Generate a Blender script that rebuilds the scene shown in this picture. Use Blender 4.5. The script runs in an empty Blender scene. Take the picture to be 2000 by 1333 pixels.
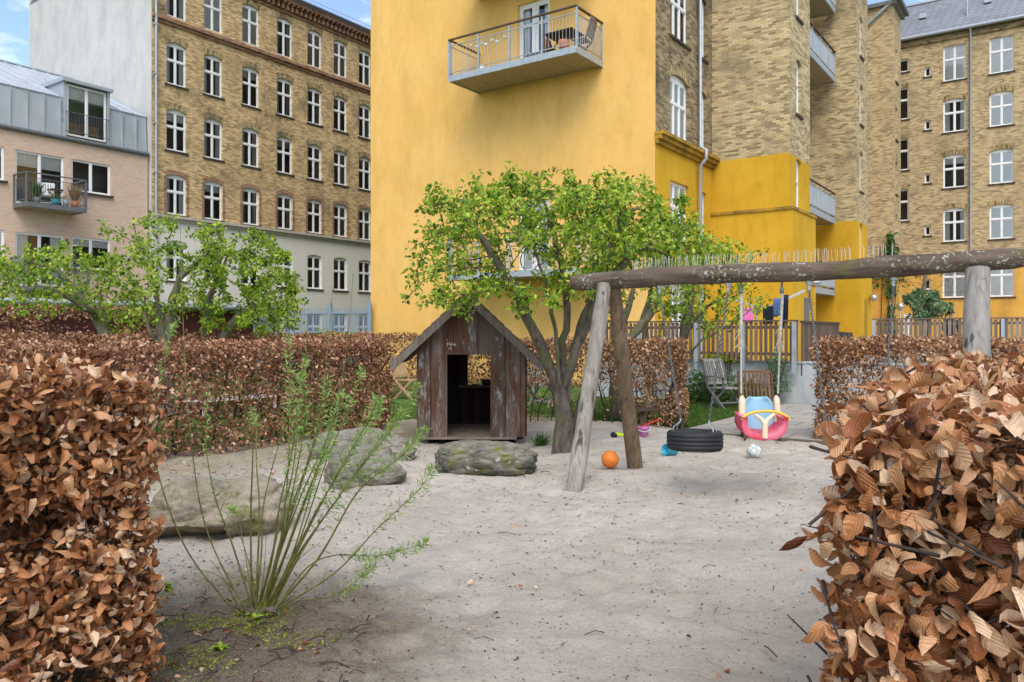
import bpy, bmesh, math, random
import numpy as np
from mathutils import Vector, Matrix, noise as mnoise

random.seed(7)
rng = np.random.default_rng(7)
scene = bpy.context.scene
C = scene.collection
R = math.radians
F = 1543.0; HOR = 650.0; EYE = 1.5       # focal length and horizon of the photograph in its own pixels, eye height
YAW = R(-35); CS = math.cos(R(35)); SN = math.sin(R(35))

# ------------------------------------------------------------------ camera, sky, sun, exposure
cam_d = bpy.data.cameras.new('camera'); cam = bpy.data.objects.new('camera', cam_d); C.objects.link(cam)
cam.location = (0, 0, EYE); cam.rotation_euler = (R(90), 0, 0)
cam_d.sensor_width = 36; cam_d.lens = F/2000*36; cam_d.shift_y = (HOR-666.5)/2000
cam_d.clip_start = 0.05; cam_d.clip_end = 3000
scene.camera = cam
SUN_AZ = R(180); SUN_EL = R(52)          # azimuth measured clockwise from +Y
w = bpy.data.worlds.new("World"); scene.world = w; w.use_nodes = True
nt = w.node_tree; nt.nodes.clear()
wo = nt.nodes.new('ShaderNodeOutputWorld'); bg = nt.nodes.new('ShaderNodeBackground'); bg.inputs[1].default_value = 0.145
sky = nt.nodes.new('ShaderNodeTexSky'); sky.sky_type = 'NISHITA'; sky.sun_disc = False
sky.sun_elevation = SUN_EL; sky.sun_rotation = SUN_AZ; sky.air_density = 1.0; sky.dust_density = 1.2; sky.ozone_density = 1.5
tc = nt.nodes.new('ShaderNodeTexCoord'); mp = nt.nodes.new('ShaderNodeMapping'); mp.inputs['Scale'].default_value = (1, 1, 2.6)
mp.inputs['Location'].default_value = (3.1, 1.7, 0.35)
ns = nt.nodes.new('ShaderNodeTexNoise'); ns.inputs['Scale'].default_value = 2.3; ns.inputs['Detail'].default_value = 8; ns.inputs['Roughness'].default_value = .62
rp = nt.nodes.new('ShaderNodeValToRGB'); rp.color_ramp.elements[0].position = .49; rp.color_ramp.elements[1].position = .70
mx = nt.nodes.new('ShaderNodeMix'); mx.data_type = 'RGBA'; mx.inputs[7].default_value = (8.4, 8.1, 7.9, 1)
nt.links.new(tc.outputs['Generated'], mp.inputs[0]); nt.links.new(mp.outputs[0], ns.inputs[0]); nt.links.new(ns.outputs[0], rp.inputs[0])
nt.links.new(rp.outputs[0], mx.inputs[0]); nt.links.new(sky.outputs[0], mx.inputs[6]); nt.links.new(mx.outputs[2], bg.inputs[0]); nt.links.new(bg.outputs[0], wo.inputs[0])
sd = bpy.data.lights.new('sun', 'SUN'); sd.energy = 1.35; sd.angle = R(38); sd.color = (1.0, .955, .89)
so = bpy.data.objects.new('sun', sd); C.objects.link(so)
sdir = Vector((math.sin(SUN_AZ)*math.cos(SUN_EL), math.cos(SUN_AZ)*math.cos(SUN_EL), math.sin(SUN_EL)))
so.rotation_euler = sdir.to_track_quat('Z', 'Y').to_euler(); so.location = (0, 0, 60)
scene.view_settings.view_transform = 'Standard'; scene.view_settings.look = 'None'
scene.view_settings.exposure = 0.92; scene.view_settings.gamma = 1.0
scene.render.engine = 'CYCLES'
scene.cycles.transparent_max_bounces = 12; scene.cycles.max_bounces = 7

# ------------------------------------------------------------------ measuring helpers
def W(px, py, s):                        # point seen at a photo pixel, s metres in front of the camera
    return Vector(((px-1000)/F*s, s, EYE+(HOR-py)/F*s))
def G(px, py, z=0.0):                    # the ground point seen at a photo pixel
    s = F*(EYE-z)/(py-HOR); return Vector(((px-1000)/F*s, s, z))
def B(u, v, z=0.0):                      # building frame -> world
    return Vector((u*CS+v*SN, -u*SN+v*CS, z))

# ------------------------------------------------------------------ object helpers
XF = {}
def thing(name, label, cat, loc, rotz=0.0, group=None):
    o = bpy.data.objects.new(name, None); C.objects.link(o); o.empty_display_size = .2
    o.location = loc; o.rotation_euler = (0, 0, rotz); o['label'] = label; o['category'] = cat
    if group: o['group'] = group
    XF[o.name] = Matrix.Translation(Vector(loc)) @ Matrix.Rotation(rotz, 4, 'Z')
    return o
def tag(o, label, cat, group=None, kind=None):
    o['label'] = label; o['category'] = cat
    if group: o['group'] = group
    if kind: o['kind'] = kind
    return o

class MB:
    def __init__(s): s.v = []; s.f = []; s.mi = []; s.m = 0; s.sm = []; s.smooth = False; s.att = []; s.a = 0.0
    def add(s, vs, fs, att=None):
        n = len(s.v); s.v += [tuple(p) for p in vs]; s.att += [s.a if att is None else att]*len(vs)
        for f in fs: s.f.append(tuple(i+n for i in f)); s.mi.append(s.m); s.sm.append(s.smooth)
    def quad(s, a, b, c, d): s.add([a, b, c, d], [(0, 1, 2, 3)])
    def hexa(s, p, att=None):            # eight corners: bottom ring then top ring
        s.add(p, [(0, 3, 2, 1), (4, 5, 6, 7), (0, 1, 5, 4), (1, 2, 6, 5), (2, 3, 7, 6), (3, 0, 4, 7)], att)
    def box(s, x0, x1, y0, y1, z0, z1, att=None):
        s.hexa([(x0, y0, z0), (x1, y0, z0), (x1, y1, z0), (x0, y1, z0), (x0, y0, z1), (x1, y0, z1), (x1, y1, z1), (x0, y1, z1)], att)
    def bar(s, a, b, wx, wy, up=(0, 0, 1)):   # rectangular bar from a to b
        a = Vector(a); b = Vector(b); d = (b-a).normalized(); up = Vector(up)
        if abs(d.dot(up)) > .95: up = Vector((0, 1, 0))
        x = d.cross(up).normalized()*wx/2; y = x.cross(d).normalized()*wy/2
        s.hexa([a-x-y, a+x-y, a+x+y, a-x+y, b-x-y, b+x-y, b+x+y, b-x+y])
    def tube(s, pts, rad, n=8, cap=True, att=None, wob=0):
        pts = [Vector(p) for p in pts]
        if not hasattr(rad, '__len__'): rad = [rad]*len(pts)
        vs = []; fs = []; prev = None
        for i, p in enumerate(pts):
            d = (pts[min(i+1, len(pts)-1)]-pts[max(i-1, 0)])
            d = d.normalized() if d.length > 1e-9 else Vector((0, 0, 1))
            if prev is None:
                x = d.cross(Vector((0, 0, 1)) if abs(d.z) < .9 else Vector((1, 0, 0))).normalized()
            else:
                x = (prev-d*prev.dot(d)); x = x.normalized() if x.length > 1e-6 else d.orthogonal().normalized()
            prev = x; y = d.cross(x)
            for k in range(n):
                a = 2*math.pi*k/n; rr = rad[i]
                if wob: rr *= 1+wob*mnoise.noise(Vector((math.cos(a)*1.5+p.x*3, math.sin(a)*1.5+p.y*3, p.z*3)))
                vs.append(p+x*math.cos(a)*rr+y*math.sin(a)*rr)
        for i in range(len(pts)-1):
            for k in range(n):
                k2 = (k+1) % n; fs.append((i*n+k, i*n+k2, (i+1)*n+k2, (i+1)*n+k))
        sm = s.smooth; s.smooth = True
        if cap: fs2 = [tuple(range(n))[::-1], tuple(range((len(pts)-1)*n, len(pts)*n))]
        s.add(vs, fs, att)
        if cap:
            s.smooth = False; s.add([vs[i] for i in range(n)]+vs[-n:], [tuple(range(n))[::-1], tuple(range(n, 2*n))], att)
        s.smooth = sm
    def lathe(s, prof, c=(0, 0, 0), n=24, M=None):    # profile [(r,z)...]
        vs = []; fs = []; c = Vector(c)
        for r, z in prof:
            for k in range(n):
                a = 2*math.pi*k/n; p = Vector((r*math.cos(a), r*math.sin(a), z))
                vs.append(c+(M @ p if M else p))
        for i in range(len(prof)-1):
            for k in range(n):
                k2 = (k+1) % n; fs.append((i*n+k, i*n+k2, (i+1)*n+k2, (i+1)*n+k))
        sm = s.smooth; s.smooth = True; s.add(vs, fs); s.smooth = sm
    def build(s, name, mats, parent=None, space='world', origin=None):
        vs = s.v
        if space == 'B': vs = [B(*p) for p in vs]; space = 'world'
        if space == 'world' and parent is not None:
            Mi = XF[parent.name].inverted(); vs = [Mi @ Vector(p) for p in vs]
        if origin is not None and parent is None:
            og = Vector(origin); vs = [Vector(p)-og for p in vs]
        me = bpy.data.meshes.new(name); me.from_pydata([tuple(p) for p in vs], [], s.f)
        if not isinstance(mats, (list, tuple)): mats = [mats]
        for m in mats: me.materials.append(m)
        me.polygons.foreach_set('material_index', s.mi); me.polygons.foreach_set('use_smooth', s.sm)
        at = me.attributes.new('rnd', 'FLOAT', 'POINT'); at.data.foreach_set('value', s.att)
        me.update()
        o = bpy.data.objects.new(name, me); C.objects.link(o)
        if parent is not None: o.parent = parent
        elif origin is not None: o.location = origin
        return o

def fastmesh(name, V, Fq, rnd, mat, parent=None, origin=None, smooth=True, lc=None):
    """V (n,3) world, Fq (m,4) quads"""
    if parent is not None:
        Mi = np.array(XF[parent.name].inverted()); V = V @ Mi[:3, :3].T + Mi[:3, 3]
    elif origin is not None: V = V-np.array(origin)
    me = bpy.data.meshes.new(name)
    me.vertices.add(len(V)); me.vertices.foreach_set('co', V.astype(np.float32).ravel())
    me.loops.add(len(Fq)*4); me.loops.foreach_set('vertex_index', Fq.astype(np.int32).ravel())
    me.polygons.add(len(Fq)); me.polygons.foreach_set('loop_start', np.arange(0, len(Fq)*4, 4, dtype=np.int32))
    me.polygons.foreach_set('use_smooth', np.full(len(Fq), smooth))
    at = me.attributes.new('rnd', 'FLOAT', 'POINT'); at.data.foreach_set('value', rnd.astype(np.float32))
    if lc is not None: a2 = me.attributes.new('leafco', 'FLOAT_VECTOR', 'POINT'); a2.data.foreach_set('vector', lc.astype(np.float32).ravel())
    me.materials.append(mat); me.update(calc_edges=True)
    o = bpy.data.objects.new(name, me); C.objects.link(o)
    if parent is not None: o.parent = parent
    elif origin is not None: o.location = origin
    return o

def leaf_template(nx, ny, wid=.55, curl=.25, fold=.25, pleat=0.0, tw=0.0, p=.85, side=0.0, ph=0.0):
    V = []; Fq = []
    for j in range(ny+1):
        t = j/ny; hw = wid/2*max(math.sin(math.pi*t**p)**.85 if 0 < t < 1 else 0, .02)
        for i in range(nx+1):
            x = (i/nx*2-1); X = x*hw*(1+.06*math.sin(t*23+ph+i)*(pleat > 0)); cz = math.sin(t*1.4*curl*2)/(1.4) if abs(curl) > .01 else 0
            z = fold*abs(X)-curl*t*t*.9+pleat*math.sin(t*ny*math.pi-abs(x)*2.2)*(.35+abs(x))*.6+tw*x*hw*(t-.3)*3+side*x*x*hw+pleat*1.3*math.sin(t*6+ph)*x
            V.append((X+.12*math.sin(t*2.2+ph)*t*(pleat > 0), t-abs(curl)*.3*t*t, z))
    for j in range(ny):
        for i in range(nx):
            a = j*(nx+1)+i; Fq.append((a, a+1, a+nx+2, a+nx+1))
    return np.array(V), np.array(Fq)

def scatter(name, temps, P, D, N, S, rnd, mat, parent=None, origin=None):
    """copies leaf templates to points P with direction D, normal hint N and size S as one foliage mesh"""
    n = len(P); D = D/(np.linalg.norm(D, axis=1, keepdims=True)+1e-9)
    X = np.cross(D, N); X /= (np.linalg.norm(X, axis=1, keepdims=True)+1e-9); Nn = np.cross(X, D)
    which = rng.integers(0, len(temps), n); VV = []; FF = []; RR = []; LC = []; off = 0
    for k, (tv, tf) in enumerate(temps):
        m = which == k; c = m.sum()
        if not c: continue
        v = (P[m][:, None, :]+S[m][:, None, None]*(X[m][:, None, :]*tv[None, :, 0:1]+D[m][:, None, :]*tv[None, :, 1:2]+Nn[m][:, None, :]*tv[None, :, 2:3]))
        VV.append(v.reshape(-1, 3)); FF.append((tf[None]+(np.arange(c)*len(tv))[:, None, None]).reshape(-1, 4)+off)
        RR.append(np.repeat(rnd[m], len(tv))); LC.append(np.tile(tv, (c, 1))); off += c*len(tv)
    return fastmesh(name, np.concatenate(VV), np.concatenate(FF), np.concatenate(RR), mat, parent, origin, True, np.concatenate(LC))

# ------------------------------------------------------------------ materials
class NT:
    def __init__(s, name, rough=.8, spec=.3, metal=0):
        s.m = bpy.data.materials.new(name); s.m.use_nodes = True; s.t = s.m.node_tree
        s.b = s.t.nodes['Principled BSDF']; s.b.inputs['Roughness'].default_value = rough
        s.b.inputs['Specular IOR Level'].default_value = spec; s.b.inputs['Metallic'].default_value = metal
        s.out = s.t.nodes['Material Output']; s.crd = None
    def n(s, ty, **kw):
        nd = s.t.nodes.new(ty)
        for k, v in kw.items(): setattr(nd, k, v)
        return nd
    def l(s, a, b): s.t.links.new(a, b)
    def co(s, scale=(1, 1, 1), loc=(0, 0, 0)):
        if s.crd is None: s.crd = s.n('ShaderNodeTexCoord')
        m = s.n('ShaderNodeMapping'); m.inputs['Scale'].default_value = scale; m.inputs['Location'].default_value = loc
        s.l(s.crd.outputs['Object'], m.inputs[0]); return m.outputs[0]
    def noise(s, scale, detail=5, rough=.55, sc=(1, 1, 1), loc=(0, 0, 0), vec=None, dist=0):
        nd = s.n('ShaderNodeTexNoise'); nd.inputs['Scale'].default_value = scale; nd.inputs['Detail'].default_value = detail
        nd.inputs['Roughness'].default_value = rough; nd.inputs['Distortion'].default_value = dist
        s.l(vec if vec is not None else s.co(sc, loc), nd.inputs['Vector']); return nd.outputs[0]
    def ramp(s, fac, stops):
        r = s.n('ShaderNodeValToRGB'); e = r.color_ramp.elements
        while len(e) < len(stops): e.new(.5)
        for k, (p, c) in enumerate(stops):
            e[k].position = p; e[k].color = (c, c, c, 1) if not hasattr(c, '__len__') else (*c, 1)
        s.l(fac, r.inputs[0]); return r.outputs[0]
    def mix(s, fac, a, b, mode='MIX'):
        m = s.n('ShaderNodeMix', data_type='RGBA', blend_type=mode)
        for k, x in ((0, fac), (6, a), (7, b)):
            if hasattr(x, 'is_output') or isinstance(x, bpy.types.NodeSocket): s.l(x, m.inputs[k])
            elif hasattr(x, '__len__'): m.inputs[k].default_value = (*x[:3], 1)
            else: m.inputs[k].default_value = x
        return m.outputs[2]
    def math(s, op, a, b=0.0, c=0.0):
        m = s.n('ShaderNodeMath', operation=op)
        for k, x in enumerate((a, b, c)):
            if isinstance(x, bpy.types.NodeSocket): s.l(x, m.inputs[k])
            else: m.inputs[k].default_value = x
        return m.outputs[0]
    def attr(s):
        a = s.n('ShaderNodeAttribute', attribute_name='rnd'); return a.outputs['Fac']
    def col(s, x):
        if isinstance(x, bpy.types.NodeSocket): s.l(x, s.b.inputs['Base Color'])
        else: s.b.inputs['Base Color'].default_value = (*x, 1)
    def bump(s, h, strength=.3, dist=.01, prev=None):
        b = s.n('ShaderNodeBump'); b.inputs['Strength'].default_value = strength; b.inputs['Distance'].default_value = dist
        s.l(h, b.inputs['Height'])
        if prev is not None: s.l(prev, b.inputs['Normal'])
        s.l(b.outputs[0], s.b.inputs['Normal']); return b.outputs[0]

def plain(name, c, rough=.6, spec=.3, metal=0, var=.12, scale=6, bump=0.0):
    t = NT(name, rough, spec, metal); n = t.noise(scale, 5)
    t.col(t.mix(t.ramp(n, [(.3, 0.0), (.7, 1.0)]), tuple(x*(1-var) for x in c), tuple(min(1, x*(1+var)) for x in c)))
    if bump: t.bump(t.noise(scale*8, 4), bump, .005)
    return t.m

def brick(name, stops, mortar=(.28, .24, .17), bw=.235, bh=.068, soot=.5, swap=False, jw=.011, sootcol=(.055, .046, .036), con=.62):
    t = NT(name, .9, .2); sp = t.n('ShaderNodeSeparateXYZ'); t.l(t.co(), sp.inputs[0])
    xa = t.math('ADD', sp.outputs[0], sp.outputs[1]); za = sp.outputs[2]
    if swap: xa, za = za, xa
    row = t.math('FLOOR', t.math('DIVIDE', za, bh)); odd = t.math('MULTIPLY', t.math('MODULO', t.math('ABSOLUTE', row), 2.0), .5)
    xs = t.math('ADD', t.math('DIVIDE', xa, bw), odd); colm = t.math('FLOOR', xs)
    cb = t.n('ShaderNodeCombineXYZ'); t.l(row, cb.inputs[0]); t.l(colm, cb.inputs[1])
    wn = t.n('ShaderNodeTexWhiteNoise', noise_dimensions='3D'); t.l(cb.outputs[0], wn.inputs[0])
    fx = t.math('FRACT', xs); fz = t.math('FRACT', t.math('DIVIDE', za, bh))
    ex = t.math('MINIMUM', fx, t.math('SUBTRACT', 1.0, fx)); ez = t.math('MINIMUM', fz, t.math('SUBTRACT', 1.0, fz))
    mort = t.math('MAXIMUM', t.math('LESS_THAN', ex, jw/bw/1.6), t.math('LESS_THAN', ez, jw/bh/1.6))
    big = t.noise(.33, 6, .6); mid = t.noise(1.9, 5, .6, loc=(4, 2, 1))
    val = t.math('ADD', t.math('ADD', t.math('MULTIPLY', wn.outputs['Value'], con), (.62-con)*.55), t.math('MULTIPLY', t.math('ADD', mid, t.math('MULTIPLY', big, .6)), .24))
    c = t.ramp(val, stops)
    st = t.ramp(t.noise(.55, 7, .7, loc=(7, 7, 3)), [(.5, 0.0), (.68, soot)])
    pb = t.math('GREATER_THAN', t.math('ADD', wn.outputs['Value'], t.math('MULTIPLY', st, .9)), .78)
    c = t.mix(t.math('MULTIPLY', pb, t.math('MULTIPLY', st, 1.3)), c, sootcol)
    c = t.mix(t.math('MULTIPLY', mort, .85), c, t.mix(t.math('MULTIPLY', st, .5), mortar, (.12, .1, .08)))
    c = t.mix(.25, c, t.mix(t.noise(30, 3), (.5, .5, .5), (.9, .9, .9)), 'MULTIPLY')
    t.col(c)
    t.bump(t.math('ADD', t.math('SUBTRACT', 1.0, mort), t.math('MULTIPLY', t.noise(40, 3), .5)), .6, .008)
    return t.m

YB = [(.18, (.12, .085, .045)), (.32, (.24, .175, .085)), (.5, (.40, .295, .14)), (.68, (.50, .39, .20)), (.85, (.56, .47, .28))]
M = {}
M['brick_left'] = brick('yellow_brick', [(p, (c[0]*1.66, c[1]*1.52, c[2]*1.46)) for p, c in YB], soot=.7, con=.42)
M['brick_wing'] = brick('buff_brick', [(p, (c[0]*1.30, c[1]*1.28, c[2]*1.32)) for p, c in YB], soot=.55, mortar=(.38, .34, .26), con=.48)
M['brick_dark'] = brick('sooty_buff_brick', [(p, (c[0]*.75, c[1]*.72, c[2]*.74)) for p, c in YB], soot=.9)
M['brick_far'] = brick('far_buff_brick', [(p, (c[0]*1.28, c[1]*1.24, c[2]*1.28)) for p, c in YB], soot=.45, mortar=(.40, .36, .28), con=.42)
M['arch'] = brick('arch_brick', [(p, (c[0]*1.0, c[1]*.95, c[2]*.85)) for p, c in YB], soot=.7, swap=True)
M['red_brick'] = brick('red_brick', [(.2, (.22, .10, .06)), (.5, (.37, .19, .11)), (.8, (.46, .27, .16))], soot=.3, mortar=(.3, .22, .15))
M['pink_brick'] = brick('pinkish_brick', [(.2, (.56, .40, .29)), (.5, (.66, .49, .365)), (.8, (.74, .57, .43))], soot=.0, con=.35, mortar=(.62, .46, .34), bh=.06, jw=.008)
M['sill'] = plain('dark_slate_sill', (.075, .062, .052), .8, .3, 0, .4, 9)
M['white_paint'] = plain('white_paint', (.78, .78, .77), .4, .4, 0, .04, 3)
M['steel'] = plain('galvanised_steel', (.36, .40, .43), .5, .5, .3, .15, 7)
M['steel_dark'] = plain('grey_steel', (.15, .16, .17), .5, .5, .3, .2, 7)
M['chain'] = plain('dull_chain_steel', (.16, .165, .17), .45, .5, .6, .3, 40)
M['handrail'] = plain('brown_handrail', (.12, .075, .05), .6)
M['soffit'] = plain('balcony_soffit', (.36, .30, .20), .8)
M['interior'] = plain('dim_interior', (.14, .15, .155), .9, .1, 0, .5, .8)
M['curtain_or_sky_sheet'] = plain('white_curtain_or_sky', (.86, .86, .85), .9, .1, 0, .04, 5)
def plaster(name, c1, c2, c3, sc=.45, bump=.25, stain=None):
    t = NT(name, .9, .15); a = t.noise(sc, 7, .6); b = t.noise(2.7, 6, .65, sc=(1, 1, .5), loc=(3, 1, 5))
    c = t.mix(t.ramp(a, [(.35, 0.0), (.65, 1.0)]), c1, c2); c = t.mix(t.ramp(b, [(.5, 0.0), (.78, .7)]), c, c3)
    if stain:
        s = t.noise(1.0, 6, .7, sc=(1.3, 1.3, .5), loc=(9, 4, 2)); c = t.mix(t.ramp(s, [(.44, 0.0), (.66, stain[1])]), c, stain[0])
    t.col(c); t.bump(t.math('ADD', t.noise(4, 6), t.math('MULTIPLY', t.noise(45, 4), .3)), bump, .03); return t.m
M['plaster_pale'] = plaster('pale_yellow_plaster', (.78, .455, .125), (.82, .505, .165), (.72, .41, .09), .3, .35, ((.64, .385, .11), .75))
M['plaster_ochre'] = plaster('ochre_plaster', (.52, .295, .018), (.62, .365, .032), (.43, .235, .016), .5, .3)
M['plaster_orange'] = plaster('orange_plaster', (.62, .33, .055), (.72, .42, .10), (.48, .25, .05), .5, .3, ((.25, .15, .06), .5))
M['plaster_white'] = plaster('white_gable_render', (.50, .49, .465), (.56, .55, .52), (.44, .43, .41), .4, .3, ((.30, .29, .28), .45))
M['plaster_beige'] = plaster('beige_render', (.66, .62, .53), (.70, .66, .57), (.62, .57, .48), .6, .12)
M['concrete'] = plaster('pale_concrete', (.40, .42, .42), (.50, .52, .51), (.30, .32, .32), .9, .3, ((.2, .21, .2), .8))
M['band'] = plaster('olive_band', (.42, .38, .30), (.46, .42, .34), (.33, .30, .23), .8, .1)
M['ochre_band'] = plaster('ochre_band', (.40, .23, .03), (.48, .28, .04), (.13, .10, .04), .9, .2, ((.07, .06, .03), .9))
def zinc():
    t = NT('zinc', .5, .5, .2); a = t.noise(1.3, 6, .65); t.col(t.mix(a, (.30, .34, .37), (.46, .50, .53))); t.b.inputs['Roughness'].default_value = .42; return t.m
M['zinc'] = zinc()
M['zinc_light'] = plain('light_zinc', (.42, .46, .50), .45, .5, .15, .12, 1.2)
def slate():
    t = NT('slate_roof', .6, .4); sp = t.n('ShaderNodeSeparateXYZ'); t.l(t.co(), sp.inputs[0])
    br = t.n('ShaderNodeTexBrick'); cb = t.n('ShaderNodeCombineXYZ'); t.l(t.math('ADD', sp.outputs[0], t.math('MULTIPLY', sp.outputs[1], 1.0)), cb.inputs[0])
    t.l(t.math('MULTIPLY', sp.outputs[2], 1.35), cb.inputs[1]); t.l(cb.outputs[0], br.inputs[0])
    br.inputs['Scale'].default_value = 1; br.inputs['Brick Width'].default_value = .42; br.inputs['Row Height'].default_value = .26
    br.inputs['Mortar Size'].default_value = .012; br.inputs['Color1'].default_value = (.20, .215, .245, 1); br.inputs['Color2'].default_value = (.255, .27, .30, 1)
    br.inputs['Mortar'].default_value = (.06, .065, .075, 1); t.col(t.mix(.5, br.outputs[0], t.mix(t.noise(1.5, 5), (.6, .6, .6), (1, 1, 1)), 'MULTIPLY')); return t.m
M['slate'] = slate()
def glass():
    t = NT('window_glass'); tr = t.n('ShaderNodeBsdfTransparent'); tr.inputs[0].default_value = (.93, .95, .95, 1)
    gl = t.n('ShaderNodeBsdfGlossy'); gl.inputs['Roughness'].default_value = .03; gl.inputs[0].default_value = (.95, .97, 1, 1)
    fr = t.n('ShaderNodeFresnel'); fr.inputs[0].default_value = 1.85; ms = t.n('ShaderNodeMixShader')
    bp = t.n('ShaderNodeBump'); bp.inputs['Strength'].default_value = .06; bp.inputs['Distance'].default_value = .02; t.l(t.noise(1.8, 2), bp.inputs['Height']); t.l(bp.outputs[0], gl.inputs['Normal'])
    t.l(fr.outputs[0], ms.inputs[0]); t.l(tr.outputs[0], ms.inputs[1]); t.l(gl.outputs[0], ms.inputs[2]); t.l(ms.outputs[0], t.out.inputs[0]); return t.m
M['glass'] = glass()
def wood(name, c1, c2, c3=None, amt=.5, axis='z', crack=.5, chalk=None, fine=26):
    t = NT(name, .85, .2); k = .07
    sc = {'z': (1, 1, k), 'x': (k, 1, 1), 'y': (1, k, 1)}[axis]
    g = t.noise(fine, 7, .65, sc=sc, dist=.6); g2 = t.noise(4, 5, .6, sc=tuple(1 if x == 1 else .25 for x in sc), loc=(2, 5, 1))
    c = t.mix(t.ramp(g, [(.3, 0.0), (.7, 1.0)]), c1, c2)
    if c3 is not None: c = t.mix(t.math('MULTIPLY', t.ramp(g2, [(.42, 0.0), (.62, 1.0)]), amt), c, c3)
    a = t.attr(); c = t.mix(.9, c, t.ramp(t.math('FRACT', a), [(0, .55), (1, 1.15)]), 'MULTIPLY')
    if chalk is not None:
        m = t.ramp(t.noise(3.2, 7, .75, sc=(2.2, 1, .7), loc=(1.3, 0, .7)), [(.50, 0.0), (.68, .85)]); m2 = t.ramp(t.noise(60, 3, sc=(1, 1, .12)), [(.38, 0.0), (.6, 1.0)])
        c = t.mix(t.math('MULTIPLY', t.math('MULTIPLY', m, m2), t.ramp(t.math('MULTIPLY', t.math('FLOOR', a), .2), [(0, 0.0), (.4, 1.0)])), c, chalk)
    cr = t.ramp(t.noise(fine*.8, 4, .5, sc=tuple(1 if x == 1 else .03 for x in sc), loc=(5, 1, 9)), [(.30, 0.0), (.38, 1.0)])
    c = t.mix(crack, c, t.mix(cr, (.15, .12, .1), (1, 1, 1)), 'MULTIPLY')
    t.col(c); t.bump(t.math('ADD', g, t.math('MULTIPLY', cr, .7)), .5, .012); return t.m
M['wood_house'] = wood('dark_stained_planks', (.05, .023, .014), (.145, .075, .046), (.20, .17, .15), .6, 'z', .4, chalk=(.55, .60, .64))
M['wood_inner_shade'] = wood('shaded_inner_planks', (.016, .009, .007), (.04, .024, .017), None, 0, 'z', .4)  # shade inside the playhouse painted into a darker copy of the plank colour
M['wood_roof'] = wood('weathered_grey_brown_boards', (.085, .068, .055), (.21, .18, .15), (.13, .10, .08), .6, 'z', .5)
M['wood_leg'] = wood('bare_weathered_log', (.30, .26, .21), (.68, .64, .57), (.24, .19, .14), .5, 'z', .9, fine=22)
M['wood_leg_brown'] = wood('brown_log', (.16, .105, .062), (.42, .30, .19), (.18, .125, .08), .5, 'z', .7, fine=22)
M['wood_post_grey'] = wood('pale_grey_log', (.30, .265, .235), (.60, .555, .50), (.36, .32, .28), .4, 'z', .9, fine=24)
def beam_mat():
    t = NT('lichen_covered_log', .9, .15); g = t.noise(20, 7, .65, sc=(.08, 1, 1), dist=.8)
    c = t.mix(t.ramp(g, [(.3, 0.0), (.7, 1.0)]), (.035, .024, .017), (.155, .112, .08))
    c = t.mix(t.ramp(t.noise(2.5, 5, loc=(3, 0, 0)), [(.42, 0.0), (.6, .35)]), c, (.19, .145, .11))
    sp = t.n('ShaderNodeSeparateXYZ'); t.l(t.co(), sp.inputs[0])
    side = t.ramp(sp.outputs[0], [(.12, 0.0), (.2, 1.0), (.5, 1.0), (.64, 0.0)])   # lichen belt along the middle of the log
    v = t.noise(30, 5, .7); lic = t.math('MULTIPLY', t.ramp(v, [(.565, 0.0), (.61, .85)]), t.ramp(t.noise(3.0, 4, loc=(1, 1, 1)), [(.45, 0.0), (.58, 1.0)]))
    c = t.mix(lic, c, (.50, .53, .48)); c = t.mix(t.ramp(t.noise(5, 5, loc=(8, 8, 8)), [(.56, 0.0), (.7, .55)]), c, (.13, .13, .04))
    t.col(c); t.bump(t.math('ADD', g, t.noise(3, 4)), .6, .02); return t.m
M['beam'] = beam_mat()
M['fence_wood'] = wood('brown_fence_slats', (.14, .09, .06), (.27, .185, .125), (.19, .14, .10), .5, 'z', .4)
M['fence_board'] = wood('brown_fence_boards', (.12, .075, .05), (.17, .115, .08), None, 0, 'z', .3)
M['fence_grey'] = wood('weathered_fence_slats', (.16, .115, .085), (.31, .25, .20), (.22, .17, .13), .5, 'z', .4)
M['chair_grey'] = wood('silvered_teak', (.24, .22, .20), (.42, .39, .35), None, 0, 'z', .4)
M['chair_brown'] = wood('brown_teak', (.11, .06, .035), (.21, .12, .07), None, 0, 'x', .4)
def bark(name, c1, c2, c3):
    t = NT(name, .9, .15); g = t.noise(16, 7, .7, sc=(1, 1, .35)); c = t.mix(t.ramp(g, [(.35, 0.0), (.65, 1.0)]), c1, c2)
    c = t.mix(t.ramp(t.noise(3.2, 5, .6, loc=(3, 3, 3)), [(.48, 0.0), (.62, .75)]), c, c3); t.col(c); t.bump(g, .8, .025); return t.m
M['bark'] = bark('mossy_bark', (.055, .042, .032), (.17, .145, .115), (.10, .11, .045))
M['bark_grey'] = bark('grey_bark', (.085, .070, .050), (.235, .20, .15), (.14, .14, .07))
M['twig'] = plain('dark_twig', (.052, .036, .03), .8, .25, 0, .4, 12)
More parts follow.
